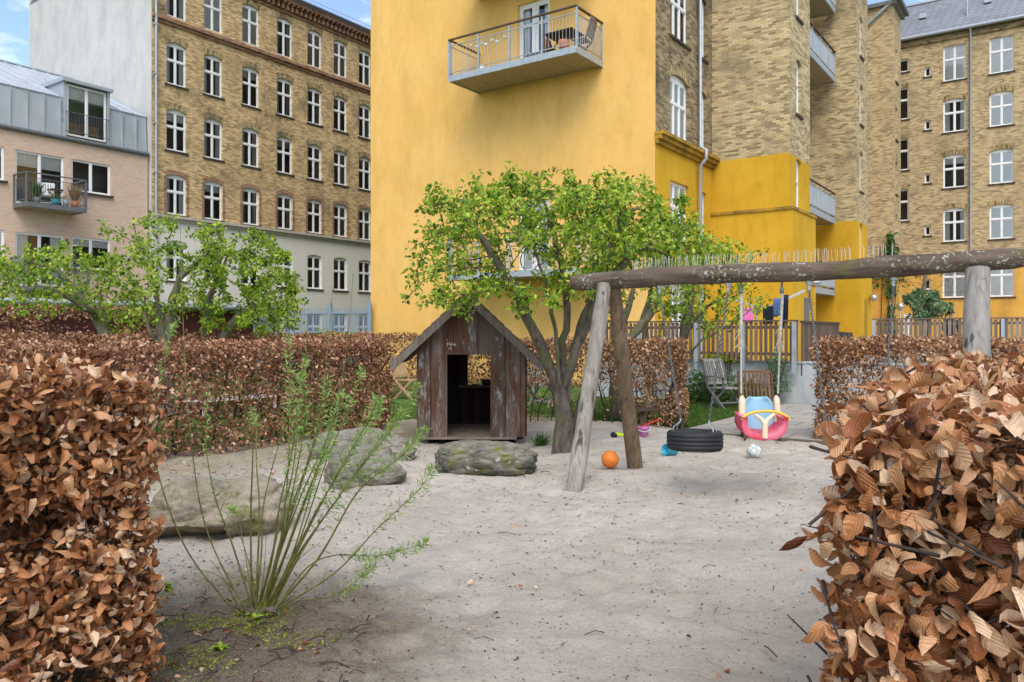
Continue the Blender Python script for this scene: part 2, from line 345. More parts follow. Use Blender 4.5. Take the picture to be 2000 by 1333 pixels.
def leafmat(name, stops, trans=.3, rough=.55, spec=.3, vein=False, tgain=1.3):
    t = NT(name, rough, spec); a = t.attr(); c = t.ramp(t.math('FRACT', a), stops)
    c = t.mix(.5, c, t.mix(t.noise(45 if vein else 20, 4), (.65, .62, .6), (1.0, 1.0, 1.0)), 'MULTIPLY')
    if vein:
        la = t.n('ShaderNodeAttribute', attribute_name='leafco'); ls_ = t.n('ShaderNodeSeparateXYZ'); t.l(la.outputs['Vector'], ls_.inputs[0]); ax = t.math('ABSOLUTE', ls_.outputs[0])
        vs_ = t.math('SINE', t.math('MULTIPLY', t.math('SUBTRACT', ls_.outputs[1], t.math('MULTIPLY', ax, .75)), 56.0)); mid = t.math('LESS_THAN', ax, .014)
        vm = t.math('MAXIMUM', t.math('GREATER_THAN', vs_, .82), mid); c = t.mix(t.math('MULTIPLY', vm, .16), c, (.10, .035, .015))
        c = t.mix(t.ramp(t.noise(9, 4, .6), [(.52, 0.0), (.70, .4)]), c, (.26, .10, .04)); vb = vs_
    t.col(c); ms = t.n('ShaderNodeMixShader'); ms.inputs[0].default_value = trans; tl = t.n('ShaderNodeBsdfTranslucent')
    t.l(t.mix(1.0, c, (tgain, tgain, tgain*.8), 'MULTIPLY'), tl.inputs[0]); t.l(t.b.outputs[0], ms.inputs[1]); t.l(tl.outputs[0], ms.inputs[2]); t.l(ms.outputs[0], t.out.inputs[0])
    if vein: t.bump(t.math('ADD', t.math('MULTIPLY', vb, .35), t.noise(60, 4)), .5, .003)
    return t.m
M['beech'] = leafmat('dry_beech_leaf', [(0, (.13, .035, .012)), (.2, (.31, .105, .032)), (.5, (.50, .22, .085)), (.74, (.62, .34, .16)), (.94, (.74, .52, .34))], .12, .46, .45, True)
M['beech_far'] = leafmat('dry_beech_leaf_dull', [(0, (.11, .04, .02)), (.3, (.27, .115, .055)), (.6, (.42, .205, .105)), (.95, (.66, .43, .28))], .15, .5, .35)
M['beech_warm'] = leafmat('dry_beech_leaf_golden', [(0, (.12, .045, .02)), (.3, (.28, .125, .055)), (.6, (.44, .235, .115)), (.95, (.68, .46, .29))], .18, .5, .35)
M['leaf'] = leafmat('spring_leaf', [(0, (.04, .10, .010)), (.3, (.15, .28, .020)), (.62, (.33, .47, .035)), (1, (.60, .66, .10))], .38, .45, .35)
M['leaf_dark'] = leafmat('shrub_leaf', [(0, (.04, .09, .02)), (.5, (.09, .18, .04)), (1, (.17, .28, .07))], .3, .5, .3)
M['leaf_blue'] = leafmat('bluish_leaf', [(0, (.07, .13, .06)), (.5, (.14, .25, .12)), (1, (.25, .38, .22))], .3, .5, .3)
M['leaf_gold'] = leafmat('yellow_green_leaf', [(0, (.13, .17, .01)), (.5, (.28, .33, .02)), (1, (.42, .45, .05))], .3, .5, .3)
M['willow_leaf'] = leafmat('willow_leaf', [(0, (.18, .32, .06)), (.5, (.30, .46, .12)), (1, (.44, .58, .22))], .38, .5, .3)
M['willow_stem'] = plain('olive_willow_stem', (.12, .125, .025), .5, .35, 0, .5, 14)
M['grass'] = leafmat('grass_blade', [(0, (.05, .10, .015)), (.5, (.095, .18, .03)), (1, (.16, .26, .05))], .3, .5, .3)

# ------------------------------------------------------------------ ground
def sand_mat():
    t = NT('sand', .95, .15); a = t.noise(.9, 7, .62); b = t.noise(14, 6, .65, loc=(1, 2, 0)); g = t.noise(260, 3, .6)
    c = t.mix(t.ramp(a, [(.38, 0.0), (.64, 1.0)]), (.54, .48, .395), (.66, .59, .50))
    c = t.mix(t.ramp(b, [(.55, 0.0), (.74, .5)]), c, (.42, .36, .29))
    c = t.mix(t.ramp(g, [(.32, .6), (.50, 0.0)]), c, (.33, .28, .235))
    c = t.mix(t.ramp(t.noise(55, 6, .75, loc=(2, 2, 0)), [(.585, 0.0), (.66, .6)]), c, (.30, .25, .20))
    sp = t.n('ShaderNodeSeparateXYZ'); t.l(t.co(), sp.inputs[0])
    # dark soil round the willow and along the left hedge, gravelly yellow strip along the back hedge (real patches of other ground)
    vx = t.n('ShaderNodeVectorMath', operation='DISTANCE'); wv = t.n('ShaderNodeVectorMath', operation='MULTIPLY'); t.l(t.co(), wv.inputs[0]); wv.inputs[1].default_value = (1, 1, 0)
    t.l(wv.outputs[0], vx.inputs[0]); vx.inputs[1].default_value = SOIL
    dn = t.math('ADD', vx.outputs['Value'], t.math('MULTIPLY', t.math('SUBTRACT', t.noise(2.6, 7, .7), .5), 1.3))
    soil = t.ramp(dn, [(.0, 1.0), (.95, .92), (1.0, .35)]); soil = t.ramp(t.math('DIVIDE', dn, 2.0), [(.34, 1.0), (.66, 0.0)])
    sc = t.mix(t.noise(22, 6, .7), (.09, .066, .048), (.30, .235, .17)); sc = t.mix(t.ramp(t.noise(120, 3), [(.55, 0.0), (.62, .8)]), sc, (.34, .27, .18))
    c = t.mix(t.math('MULTIPLY', soil, .95), c, sc)
    le = t.math('ADD', sp.outputs[0], t.math('MULTIPLY', t.noise(1.6, 6, .7, loc=(0, 5, 0)), 1.2))
    ed = t.ramp(t.math('MULTIPLY', t.math('ADD', le, SU0), .5), [(.5, 1.0), (1.0, 0.0)])
    c = t.mix(t.math('MULTIPLY', ed, .55), c, t.mix(t.noise(70, 3), (.16, .12, .07), (.42, .35, .20)))
    t.col(c); n1 = t.bump(g, .5, .004); n2 = t.bump(b, .9, .03, n1); t.bump(t.noise(30, 7, .75), 1.0, .032, n2); return t.m
SAND_O = Vector((-9.3, -2.2)); SU0 = -1.2
_w = G(430, 1260); _uv = Vector((_w.x*CS-_w.y*SN, _w.x*SN+_w.y*CS)); SOIL = (_uv.x-SAND_O.x, _uv.y-SAND_O.y, 0)
def lawn_mat():
    t = NT('lawn', .95, .1); c = t.mix(t.ramp(t.noise(1.7, 7, .7), [(.35, 0.0), (.7, 1.0)]), (.07, .12, .025), (.10, .175, .035))
    c = t.mix(t.ramp(t.noise(.5, 6, .7, loc=(9, 2, 0)), [(.52, 0.0), (.66, .7)]), c, (.16, .12, .08)); t.col(c); t.bump(t.noise(90, 4), .8, .03); return t.m
SCUFF = [(1.76*CS-7.61*SN, 1.76*SN+7.61*CS, .75, .07), (2.29*CS-7.25*SN, 2.29*SN+7.25*CS, .5, .05), (-.55*CS-9.9*SN, -.55*SN+9.9*CS, .45, .03), (3.0*CS-6.8*SN, 3.0*SN+6.8*CS, .5, .05)]
def footheight(x, y):
    p = Vector((x, y, 0)); h = .030*mnoise.noise(p*.7)+.016*mnoise.noise(p*2.3+Vector((3, 1, 0)))
    d, _ = mnoise.voronoi(p*2.9+Vector((0, 0, .3)), distance_metric='DISTANCE'); k = min(d[0]/.5, 1.0); h -= .042*(1-k*k)*(.5+abs(mnoise.noise(p*1.3))*1.6)
    d, _ = mnoise.voronoi(p*5.3+Vector((5, 0, .3)), distance_metric='DISTANCE'); k = min(d[0]/.5, 1.0); h -= .020*(1-k*k)
    for (cx, cy, r, a) in SCUFF:
        q = math.hypot(x-cx, y-cy)/r
        if q < 1.6: h -= a*(math.exp(-q*q*2.2)-.35*math.exp(-(q-1.15)**2*9))
    return h+.007*mnoise.noise(p*9)
def ground():
    mb = MB(); a, b, c, d, E, z = -9.26, 5.36, -2.16, 11.91, 600, -.045      # the lawn sheet dips under the sand
    mb.quad((-E, -E, z), (E, -E, z), (E, c, z), (-E, c, z)); mb.quad((-E, d, z), (E, d, z), (E, E, z), (-E, E, z)); mb.quad((-E, c, z), (a, c, z), (a, d, z), (-E, d, z)); mb.quad((b, c, z), (E, c, z), (E, d, z), (b, d, z))
    q = -.3; mb.quad((a, c, q), (b, c, q), (b, d, q), (a, d, q))
    for (x0, y0, x1, y1) in ((a, c, b, c), (b, c, b, d), (b, d, a, d), (a, d, a, c)): mb.quad((x0, y0, z), (x1, y1, z), (x1, y1, q), (x0, y0, q))
    o = mb.build('ground', lawn_mat(), None, 'B'); o['kind'] = 'structure'
    u0, u1, v0, v1, st = -9.3, 5.4, -2.2, 11.95, .035
    nu = int((u1-u0)/st); nv = int((v1-v0)/st); V = np.zeros(((nu+1)*(nv+1), 3)); k = 0
    for j in range(nv+1):
        for i in range(nu+1):
            a = u0+i*st; b = v0+j*st; e = min(a-u0, u1-a, b-v0, v1-b)
            V[k] = (a-u0, b-v0, footheight(a, b)+.012-(.06*max(0, 1-e/.2))); k += 1
    ii = np.arange(nu*nv); jj = ii//nu; ii = ii % nu; a = jj*(nu+1)+ii
    o = fastmesh('sand', V, np.stack([a, a+1, a+nu+2, a+nu+1], 1), np.zeros(len(V)), sand_mat())
    o.location = B(u0, v0, 0); o.rotation_euler = (0, 0, YAW); o['kind'] = 'structure'
    # slab path through the gap in the hedge
    t = NT('path_slabs', .9, .2); br = t.n('ShaderNodeTexBrick'); t.l(t.co(), br.inputs[0]); br.inputs['Scale'].default_value = 1
    br.inputs['Brick Width'].default_value = .62; br.inputs['Row Height'].default_value = .55; br.inputs['Mortar Size'].default_value = .012
    br.inputs['Color1'].default_value = (.33, .31, .275, 1); br.inputs['Color2'].default_value = (.39, .365, .33, 1); br.inputs['Mortar'].default_value = (.14, .12, .09, 1)
    t.col(t.mix(.5, br.outputs[0], t.mix(t.noise(3, 6), (.72, .7, .66), (1.05, 1.03, 1.0)), 'MULTIPLY')); t.bump(t.noise(60, 4), .3, .005)
    mb = MB(); mb.box(0, 2.9, 0, 5.5, -.03, .03); o = mb.build('path', t.m); o.location = B(-4.75, 11.2, 0); o.rotation_euler = (0, 0, YAW); o['kind'] = 'structure'
    # raised terrace that carries the slat fences
    mb = MB(); mb.box(0, 20, .22, 34.2, -.03, .5); o = mb.build('terrace', plain('terrace_gravel', (.30, .27, .23), .9, .2, 0, .25, 3)); o.location = B(-9.4, 16.95, 0); o.rotation_euler = (0, 0, YAW); o['kind'] = 'structure'
ground()

# ------------------------------------------------------------------ wall, window and balcony builders
def facing(kind, plane):
    """mapping (along, height, depth inward) -> building frame, and rotation of windows"""
    if kind == '-v': return (lambda a, z, d=0: (a, plane+d, z)), 0.0
    return (lambda a, z, d=0: (plane-d, a, z)), math.pi/2
def wallface(mb, P, a0, a1, z0, z1, ops=(), depth=.16, arch=None, archh=.26, mi=0):
    ops = list(ops); xs = {a0, a1}; zs = {z0, z1}
    for (c, zb, w_, h, r) in ops:
        for x in (c-w_/2, c+w_/2):
            if a0 < x < a1: xs.add(x)
        for z in (zb, zb+h):
            if z0 < z < z1: zs.add(z)
    xs = sorted(xs); zs = sorted(zs); mb.m = mi
    for i in range(len(xs)-1):
        for j in range(len(zs)-1):
            xm = (xs[i]+xs[i+1])/2; zm = (zs[j]+zs[j+1])/2
            if any(abs(xm-c) < w_/2 and zb < zm < zb+h for (c, zb, w_, h, r) in ops): continue
            mb.quad(P(xs[i], zs[j]), P(xs[i+1], zs[j]), P(xs[i+1], zs[j+1]), P(xs[i], zs[j+1]))
    for (c, zb, w_, h, r) in ops:
        l, rr = c-w_/2, c+w_/2; zt = lambda x: zb+h-r*(2*(x-c)/w_)**2
        mb.quad(P(l, zb), P(l, zt(l)), P(l, zt(l), depth), P(l, zb, depth)); mb.quad(P(rr, zb), P(rr, zt(rr)), P(rr, zt(rr), depth), P(rr, zb, depth))
        mb.quad(P(l, zb), P(rr, zb), P(rr, zb, depth), P(l, zb, depth))
        n = 8 if r > 0 else 1
        for k in range(n):
            x0 = l+w_*k/n; x1 = l+w_*(k+1)/n
            mb.quad(P(x0, zt(x0)), P(x1, zt(x1)), P(x1, zt(x1), depth), P(x0, zt(x0), depth))
            if r > 0: mb.quad(P(x0, zt(x0)), P(x1, zt(x1)), P(x1, zb+h), P(x0, zb+h))
        if arch is not None:
            am = MB(); arch.append(am)
            for k in range(8):
                x0 = l+w_*k/8; x1 = l+w_*(k+1)/8; e = 1.22; X0 = c+(x0-c)*e; X1 = c+(x1-c)*e
                am.quad(P(x0, zt(x0), -.006), P(x1, zt(x1), -.006), P(X1, zt(x1)+archh, -.006), P(X0, zt(x0)+archh, -.006))
WC = {}
def window_meshes(w_, h, r, style):
    key = (round(w_, 2), round(h, 2), round(r, 2), style)
    if key in WC: return WC[key]
    top = lambda x: h-r*(2*x/w_)**2
    mb = MB(); F_ = .048; y0, y1 = 0, .07
    mb.box(-w_/2, -w_/2+F_, y0, y1, 0, top(w_/2)-.002); mb.box(w_/2-F_, w_/2, y0, y1, 0, top(w_/2)-.002); mb.box(-w_/2+F_, w_/2-F_, y0, y1, 0, F_)
    n = 8
    for k in range(n):
        x0 = -w_/2+F_+(w_-2*F_)*k/n; x1 = -w_/2+F_+(w_-2*F_)*(k+1)/n
        mb.hexa([(x0, y0, h-r-F_*1.1), (x1, y0, h-r-F_*1.1), (x1, y1, h-r-F_*1.1), (x0, y1, h-r-F_*1.1), (x0, y0, top(x0)), (x1, y0, top(x1)), (x1, y1, top(x1)), (x0, y1, top(x0))])
    x0, x1, z0, z1 = -w_/2+F_, w_/2-F_, F_, h-r-F_*1.1
    cols = {'cross': 2, 'double': 2, 'single': 1, 'cross3': 3, 'door': 2, 'narrow': 1, 'narrowcross': 1}[style]
    rows = [(z0, z1)]
    if style in ('cross', 'cross3', 'narrowcross'):
        zt_ = z0+(z1-z0)*.62; mb.box(x0, x1, y0-.012, y1, zt_-.04, zt_+.04); rows = [(z0, zt_-.04), (zt_+.04, z1)]
    cw = (x1-x0)/cols; M_ = .033; s_ = .03
    for c in range(1, cols):
        for (a, b) in rows: mb.box(x0+cw*c-M_, x0+cw*c+M_, y0-.006, y1, a, b)
    panes = MB()
    for c in range(cols):
        xa = x0+cw*c+(M_ if c else 0); xb = x0+cw*(c+1)-(M_ if c < cols-1 else 0)
        for (a, b) in rows:
            if style == 'door':
                zz = a+(b-a)*.72; mb.box(xa+.09, xb-.09, y0+.015, y1-.01, a+.18, a+.22) if False else None
                for bx in ((xa, xa+.09, a, b), (xb-.09, xb, a, b), (xa+.09, xb-.09, b-.1, b), (xa+.09, xb-.09, a, a+.16), (xa+.09, xb-.09, zz-.05, zz+.05)): mb.box(bx[0], bx[1], y0+.01, y1-.01, bx[2], bx[3])
            else:
                for bx in ((xa, xa+s_, a, b), (xb-s_, xb, a, b), (xa+s_, xb-s_, b-s_, b), (xa+s_, xb-s_, a, a+s_)): mb.box(bx[0], bx[1], y0+.012, y1-.012, bx[2], bx[3])
            panes.quad((xa+.01, .036, a), (xb-.01, .036, a), (xb-.01, .036, b), (xa+.01, .036, b))
    sill = MB(); sill.hexa([(-w_/2-.09, -.16, -.09), (w_/2+.09, -.16, -.09), (w_/2+.09, .02, -.09), (-w_/2-.09, .02, -.09), (-w_/2-.09, -.17, -.02), (w_/2+.09, -.17, -.02), (w_/2+.09, .02, 0), (-w_/2-.09, .02, 0)])
    def cur(kind):
        m = MB(); m.smooth = True
        def drape(xa, xb, za, zb_):
            n = max(3, int((xb-xa)/.04)); vs = []
            for k in range(n+1):
                x = xa+(xb-xa)*k/n; y = .11+.018*math.sin(k*1.9); vs += [(x, y, za), (x, y, zb_)]
            m.add(vs, [(2*k, 2*k+2, 2*k+3, 2*k+1) for k in range(n)])
        if kind == 0: drape(-w_/2, -w_/2+w_*.28, 0, h); drape(w_/2-w_*.26, w_/2, 0, h)
        if kind == 1: drape(w_*.08, w_/2, 0, h)
        if kind == 2: m.quad((-w_/2+.03, .05, .02), (w_/2-.03, .05, .02), (w_/2-.03, .05, h-r-.04), (-w_/2+.03, .05, h-r-.04))  # flat white sheet; in upper and far panes it imitates reflected sky
        if kind == 3: drape(-w_/2, w_/2, h*.72, h)
        return m
    def mesh(m, nm, mat):
        o = m.build(nm, mat); me = o.data; bpy.data.objects.remove(o); return me
    WC[key] = dict(frame=mesh(mb, 'window', M['white_paint']), pane=mesh(panes, 'pane', M['glass']), sill=mesh(sill, 'sill', M['sill']), cur=[mesh(cur(k), 'curtain_or_sky_sheet', M['curtain_or_sky_sheet']) for k in range(4)])
    return WC[key]
def link(me, nm, parent, loc=(0, 0, 0), rz=0.0):
    o = bpy.data.objects.new(nm, me); C.objects.link(o); o.parent = parent; o.location = loc; o.rotation_euler = (0, 0, rz); return o
class Bld:
    def __init__(s, name, label, cat, u0, v0):
        s.u0, s.v0 = u0, v0; s.root = thing(name, label, cat, B(u0, v0, 0), YAW)
    def build(s, mb, nm, mats):
        mb.v = [(p[0]-s.u0, p[1]-s.v0, p[2]) for p in mb.v]; return mb.build(nm, mats, s.root, 'local')
    def window(s, kind, plane, ac, zb, w_, h, r=.0, style='cross', cur=None, sill=True, rec=.1, sillmat=None):
        P, rot = facing(kind, plane); p = P(ac, zb, rec); ms = window_meshes(w_, h, r, style)
        wn = link(ms['frame'], 'door' if style == 'door' else 'window', s.root, (p[0]-s.u0, p[1]-s.v0, p[2]), rot); link(ms['pane'], 'pane', wn)
        if sill: link(ms['sill'], 'sill', wn)
        if cur is not None: link(ms['cur'][cur], 'curtain_or_sky_sheet', wn)
        return wn
    def balcony(s, kind, plane, a0, a1, depth, z, fas=.19, infill=False, rail_h=1.1, top='handrail', steel='steel', step=.115, posts=5, sides=True):
        P, rot = facing(kind, plane)
        T = lambda a, d, zz: (lambda p: (p[0]-s.u0, p[1]-s.v0, p[2]))(P(a, zz, -d))
        def bx(m, a, b, d0, d1, z0, z1):
            m.hexa([T(a, d0, z0), T(b, d0, z0), T(b, d1, z0), T(a, d1, z0), T(a, d0, z1), T(b, d0, z1), T(b, d1, z1), T(a, d1, z1)])
        m = MB(); bx(m, a0, a1, depth-.06, depth, z, z+fas); bx(m, a0, a0+.06, 0, depth-.061, z, z+fas); bx(m, a1-.06, a1, 0, depth-.061, z, z+fas)
        b = m.build('balcony', M[steel], s.root, 'local')
        m = MB(); n = 6; ww = (a1-a0-.124)/n
        for k in range(n): bx(m, a0+.062+ww*k+.006, a0+.062+ww*(k+1)-.006, .0, depth-.062, z+.03, z+fas-.02)
        o = m.build('floor_slab', M['soffit']); o.parent = b
        m = MB(); zt = z+fas; h = rail_h
        def run(pt, L, np_):
            for k in range(np_):
                q = pt(L*k/(np_-1)); m.box(q[0]-.025, q[0]+.025, q[1]-.025, q[1]+.025, zt-.1, zt+h-.02)
            for zz in (.09, h-.17): m.bar((*pt(0), zt+zz), (*pt(L), zt+zz), .03, .02)
            nb = int(L/step)
            for k in range(1, nb): q = pt(L*k/nb); m.tube([(*q, zt+.09), (*q, zt+h-.17)], .0075, 4, False)
            if infill:
                q0, q1 = pt(.04), pt(L-.04); m2.hexa([(q0[0]-.004, q0[1]-.004, zt+.12), (q1[0]-.004, q1[1]-.004, zt+.12), (q1[0]+.004, q1[1]+.004, zt+.12), (q0[0]+.004, q0[1]+.004, zt+.12), (q0[0]-.004, q0[1]-.004, zt+h-.2), (q1[0]-.004, q1[1]-.004, zt+h-.2), (q1[0]+.004, q1[1]+.004, zt+h-.2), (q0[0]+.004, q0[1]+.004, zt+h-.2)])
        m2 = MB(); L = a1-a0
        run(lambda t: T(a0+t, depth-.03, 0)[:2], L, posts)
        if sides:
            run(lambda t: T(a0+.03, t, 0)[:2], depth-.06, 2); run(lambda t: T(a1-.03, t, 0)[:2], depth-.06, 2)
        o = m.build('railing', M[steel]); o.parent = b
        if infill: o = m2.build('infill_panel', M['zinc_light']); o.parent = b
        m = MB(); zz = zt+h
        bx(m, a0-.01, a1+.01, depth-.06, depth+.02, zz, zz+.04); bx(m, a0-.01, a0+.07, 0, depth-.061, zz, zz+.04); bx(m, a1-.07, a1+.01, 0, depth-.061, zz, zz+.04)
        o = m.build('handrail', M[top]); o.parent = b
        return b
def rc(i, p=(0, 1, 0, 2, 0, 3, None, 1)): return p[(i*5+i//3) % len(p)]

# ------------------------------------------------------------------ yellow apartment building with its courtyard wing
def yellow():
    b = Bld('apartment_building', 'tall yellow plastered apartment building with brick stair towers and steel balconies', 'building', -15.5, 20.67)
    H = 24; V0 = 20.67; L = -20.77; Rr = -9.51
    P, _ = facing('-v', V0); doors = [(-13.65, zb, 1.2, 2.35, 0) for zb in (3.3, 9.55, 12.65)]
    mb = MB(); wallface(mb, P, L, Rr, -.1, H, doors, .25)
    sm_ = MB(); sm_.quad((L, V0, -.1), (L, 52, -.1), (L, 52, H), (L, V0, H)); b.build(sm_, 'side_wall', M['brick_dark']); mb.quad((L, V0, H), (Rr, V0, H), (Rr, 52, H), (L, 52, H))
    b.build(mb, 'gable_wall', M['plaster_pale'])
    mb = MB(); mb.quad((L+.4, V0+1.2, 0), (Rr-.3, V0+1.2, 0), (Rr-.3, V0+1.2, H), (L+.4, V0+1.2, H)); mb.quad((Rr-1.0, V0+.3, 0), (Rr-1.0, 51, 0), (Rr-1.0, 51, H), (Rr-1.0, V0+.3, H))
    b.build(mb, 'interior_wall', M['interior'])
    for k, d in enumerate(doors): b.window('-v', V0, d[0], d[1], d[2], d[3], 0, 'door', (2, 0, None)[k], sill=False, rec=.1)
    for z in (12.45, 9.34, 3.14): b.balcony('-v', V0, -15.81, -11.19, 1.56, z)
    # courtyard side of the front part, brick above an ochre storey
    P, _ = facing('+u', Rr); A = [(22.39, zb, 1.39, 1.95, .16) for zb in (7.27, 10.28, 13.38, 16.48)]; Bn = [(24.22, zb, .66, 1.95, .1) for zb in (7.27, 10.28, 13.38, 16.48)]
    Al = [(22.39, 4.15, 1.39, 1.85, .0), (22.39, 1.1, 1.39, 1.85, 0)]; Bl = [(24.22, 4.15, .66, 1.85, 0), (24.22, 1.1, .66, 1.85, 0)]
    mb = MB(); ar = []; wallface(mb, P, V0, 25.06, 7.19, H, A+Bn, .16, ar); b.build(mb, 'brick_wall', M['brick_dark']); [b.build(q, 'window_arch', M['arch']) for q in ar]
    mb = MB(); wallface(mb, P, V0+.02, 25.06, -.1, 7.19, Al+Bl, .2); b.build(mb, 'ochre_wall', M['plaster_ochre'])
    for k, o in enumerate(A): b.window('+u', Rr, o[0], o[1], o[2], o[3], o[4], 'cross3', 2 if k == 0 else rc(k))
    for k, o in enumerate(Bn): b.window('+u', Rr, o[0], o[1], o[2], o[3], o[4], 'cross', rc(k+3))
    for k, o in enumerate(Al): b.window('+u', Rr, o[0], o[1], o[2], o[3], 0, 'cross3', 2, sill=False)
    for k, o in enumerate(Bl): b.window('+u', Rr, o[0], o[1], o[2], o[3], 0, 'cross', 2, sill=False)
    mb = MB(); mb.box(Rr, Rr+.10, V0-.03, 25.06, 6.86, 6.98); mb.box(Rr, Rr+.20, V0-.04, 25.06, 6.981, 7.10); mb.box(Rr, Rr+.28, V0-.05, 25.058, 7.101, 7.2)
    b.build(mb, 'cornice', M['ochre_band'])
    mb = MB(); mb.tube([(Rr+.12, 23.72, H), (Rr+.12, 23.72, 7.35), (Rr+.32, 23.72, 7.2), (Rr+.32, 23.72, 6.95), (Rr+.13, 23.72, 6.75), (Rr+.13, 23.72, .1)], .055, 10)
    b.build(mb, 'drainpipe', M['steel'])
    # stair towers: (near v, far v, u of outer face, top, ochre height)
    def tower(v0, v1, uo, top, oh, wz, base, inner=Rr, wallm='brick_wing'):
        P, _ = facing('-v', v0); Q, _ = facing('+u', uo); vc = (v0+v1)/2-.15; ops = [(vc, z, .62, 1.78, .12) for z in wz]
        up = [o for o in ops if o[1] > oh-.3]; lo = [o for o in ops if o[1] <= oh-.3]
        mb = MB(); wallface(mb, P, inner, uo, oh, top); lo_t = [o for o in lo if o[1]+o[3] > oh]
        wallface(mb, Q, v0, v1, oh, top, up, .2); mb.quad((inner, v1, oh), (uo, v1, oh), (uo, v1, top), (inner, v1, top)); mb.quad((inner, v0, top), (uo, v0, top), (uo, v1, top), (inner, v1, top))
        b.build(mb, 'tower_wall', M[wallm])
        if oh > base:
            lo2 = [(o[0], o[1], o[2], min(o[3], oh-.02-o[1]), 0.08) for o in lo]
            mb = MB(); wallface(mb, P, inner, uo+.004, base, oh); wallface(mb, Q, v0, v1, base, oh, lo2, .2); mb.quad((inner, v1, base), (uo, v1, base), (uo, v1, oh), (inner, v1, oh)); b.build(mb, 'tower_plaster', M['plaster_ochre'])
            for k, o in enumerate(lo2): b.window('+u', uo, o[0], o[1], o[2], o[3], o[4], 'narrowcross', 2)
        mb = MB(); mb.box(inner, uo+.15, v0-.12, v1+.15, -.1, base-.06); b.build(mb, 'tower_base', M['plaster_ochre'] if wallm == 'brick_wing' else M['plaster_orange'])
        mb = MB(); mb.box(inner, uo+.19, v0-.17, v1+.19, base-.06, base+.03); b.build(mb, 'ledge', M['ochre_band'])
        for k, o in enumerate(up): b.window('+u', uo, o[0], o[1], o[2], o[3], o[4], 'narrowcross', rc(k))
    tower(25.06, 27.5, -7.03, H, 7.1, [5.42, 8.5, 11.6, 14.7, 17.8], 5.38)
    tower(36.5, 38.9, -7.4, H, 6.35, [4.75, 7.75, 10.7, 13.7, 16.7], 4.4)
    tower(45.4, 47.8, -7.4, 18.9, 4.41, [6.1, 8.9, 11.8, 14.9, 17.2][:4], 4.4, wallm='brick_far')
    for (va, vb) in ((27.5, 36.5), (38.9, 45.4), (47.8, 51.5)):
        P, _ = facing('+u', Rr); mb = MB(); wallface(mb, P, va, vb, 6.2, 20); b.build(mb, 'wing_wall', M['brick_wing'])
        mb = MB(); wallface(mb, P, va, vb, -.1, 6.2); b.build(mb, 'wing_plaster', M['plaster_ochre'])
    for z in (3.1, 6.23, 12.4, 15.4): b.balcony('+u', Rr, 27.55, 36.3, 1.31, z, .24, True, 1.05, posts=8, sides=False)
    mb = MB(); mb.box(-9.5, -7.25, 45.2, 45.38, 18.7, 18.9); mb.box(-7.4, -7.22, 45.2, 48, 18.72, 19.05); mb.box(-7.22, -7.02, 45.1, 48.1, 18.9, 19.12); b.build(mb, 'tower_cornice', M['steel_dark'])
    mb = MB(); mb.tube([(-9.4, 45.3, 17.3), (-7.3, 45.3, 18.95)], .09, 8); b.build(mb, 'gutter', M['steel'])
    mb = MB(); mb.box(-7.0+.118, -6.86, 26.2, 26.8, .5, 2.62); b.build(mb, 'passage_door', M['steel_dark'])
    mb = MB(); mb.box(-7.26, -7.235, 37.5, 38.05, .5, 3.0); b.build(mb, 'passage_door', M['ochre_band'])
    return b
yellow()

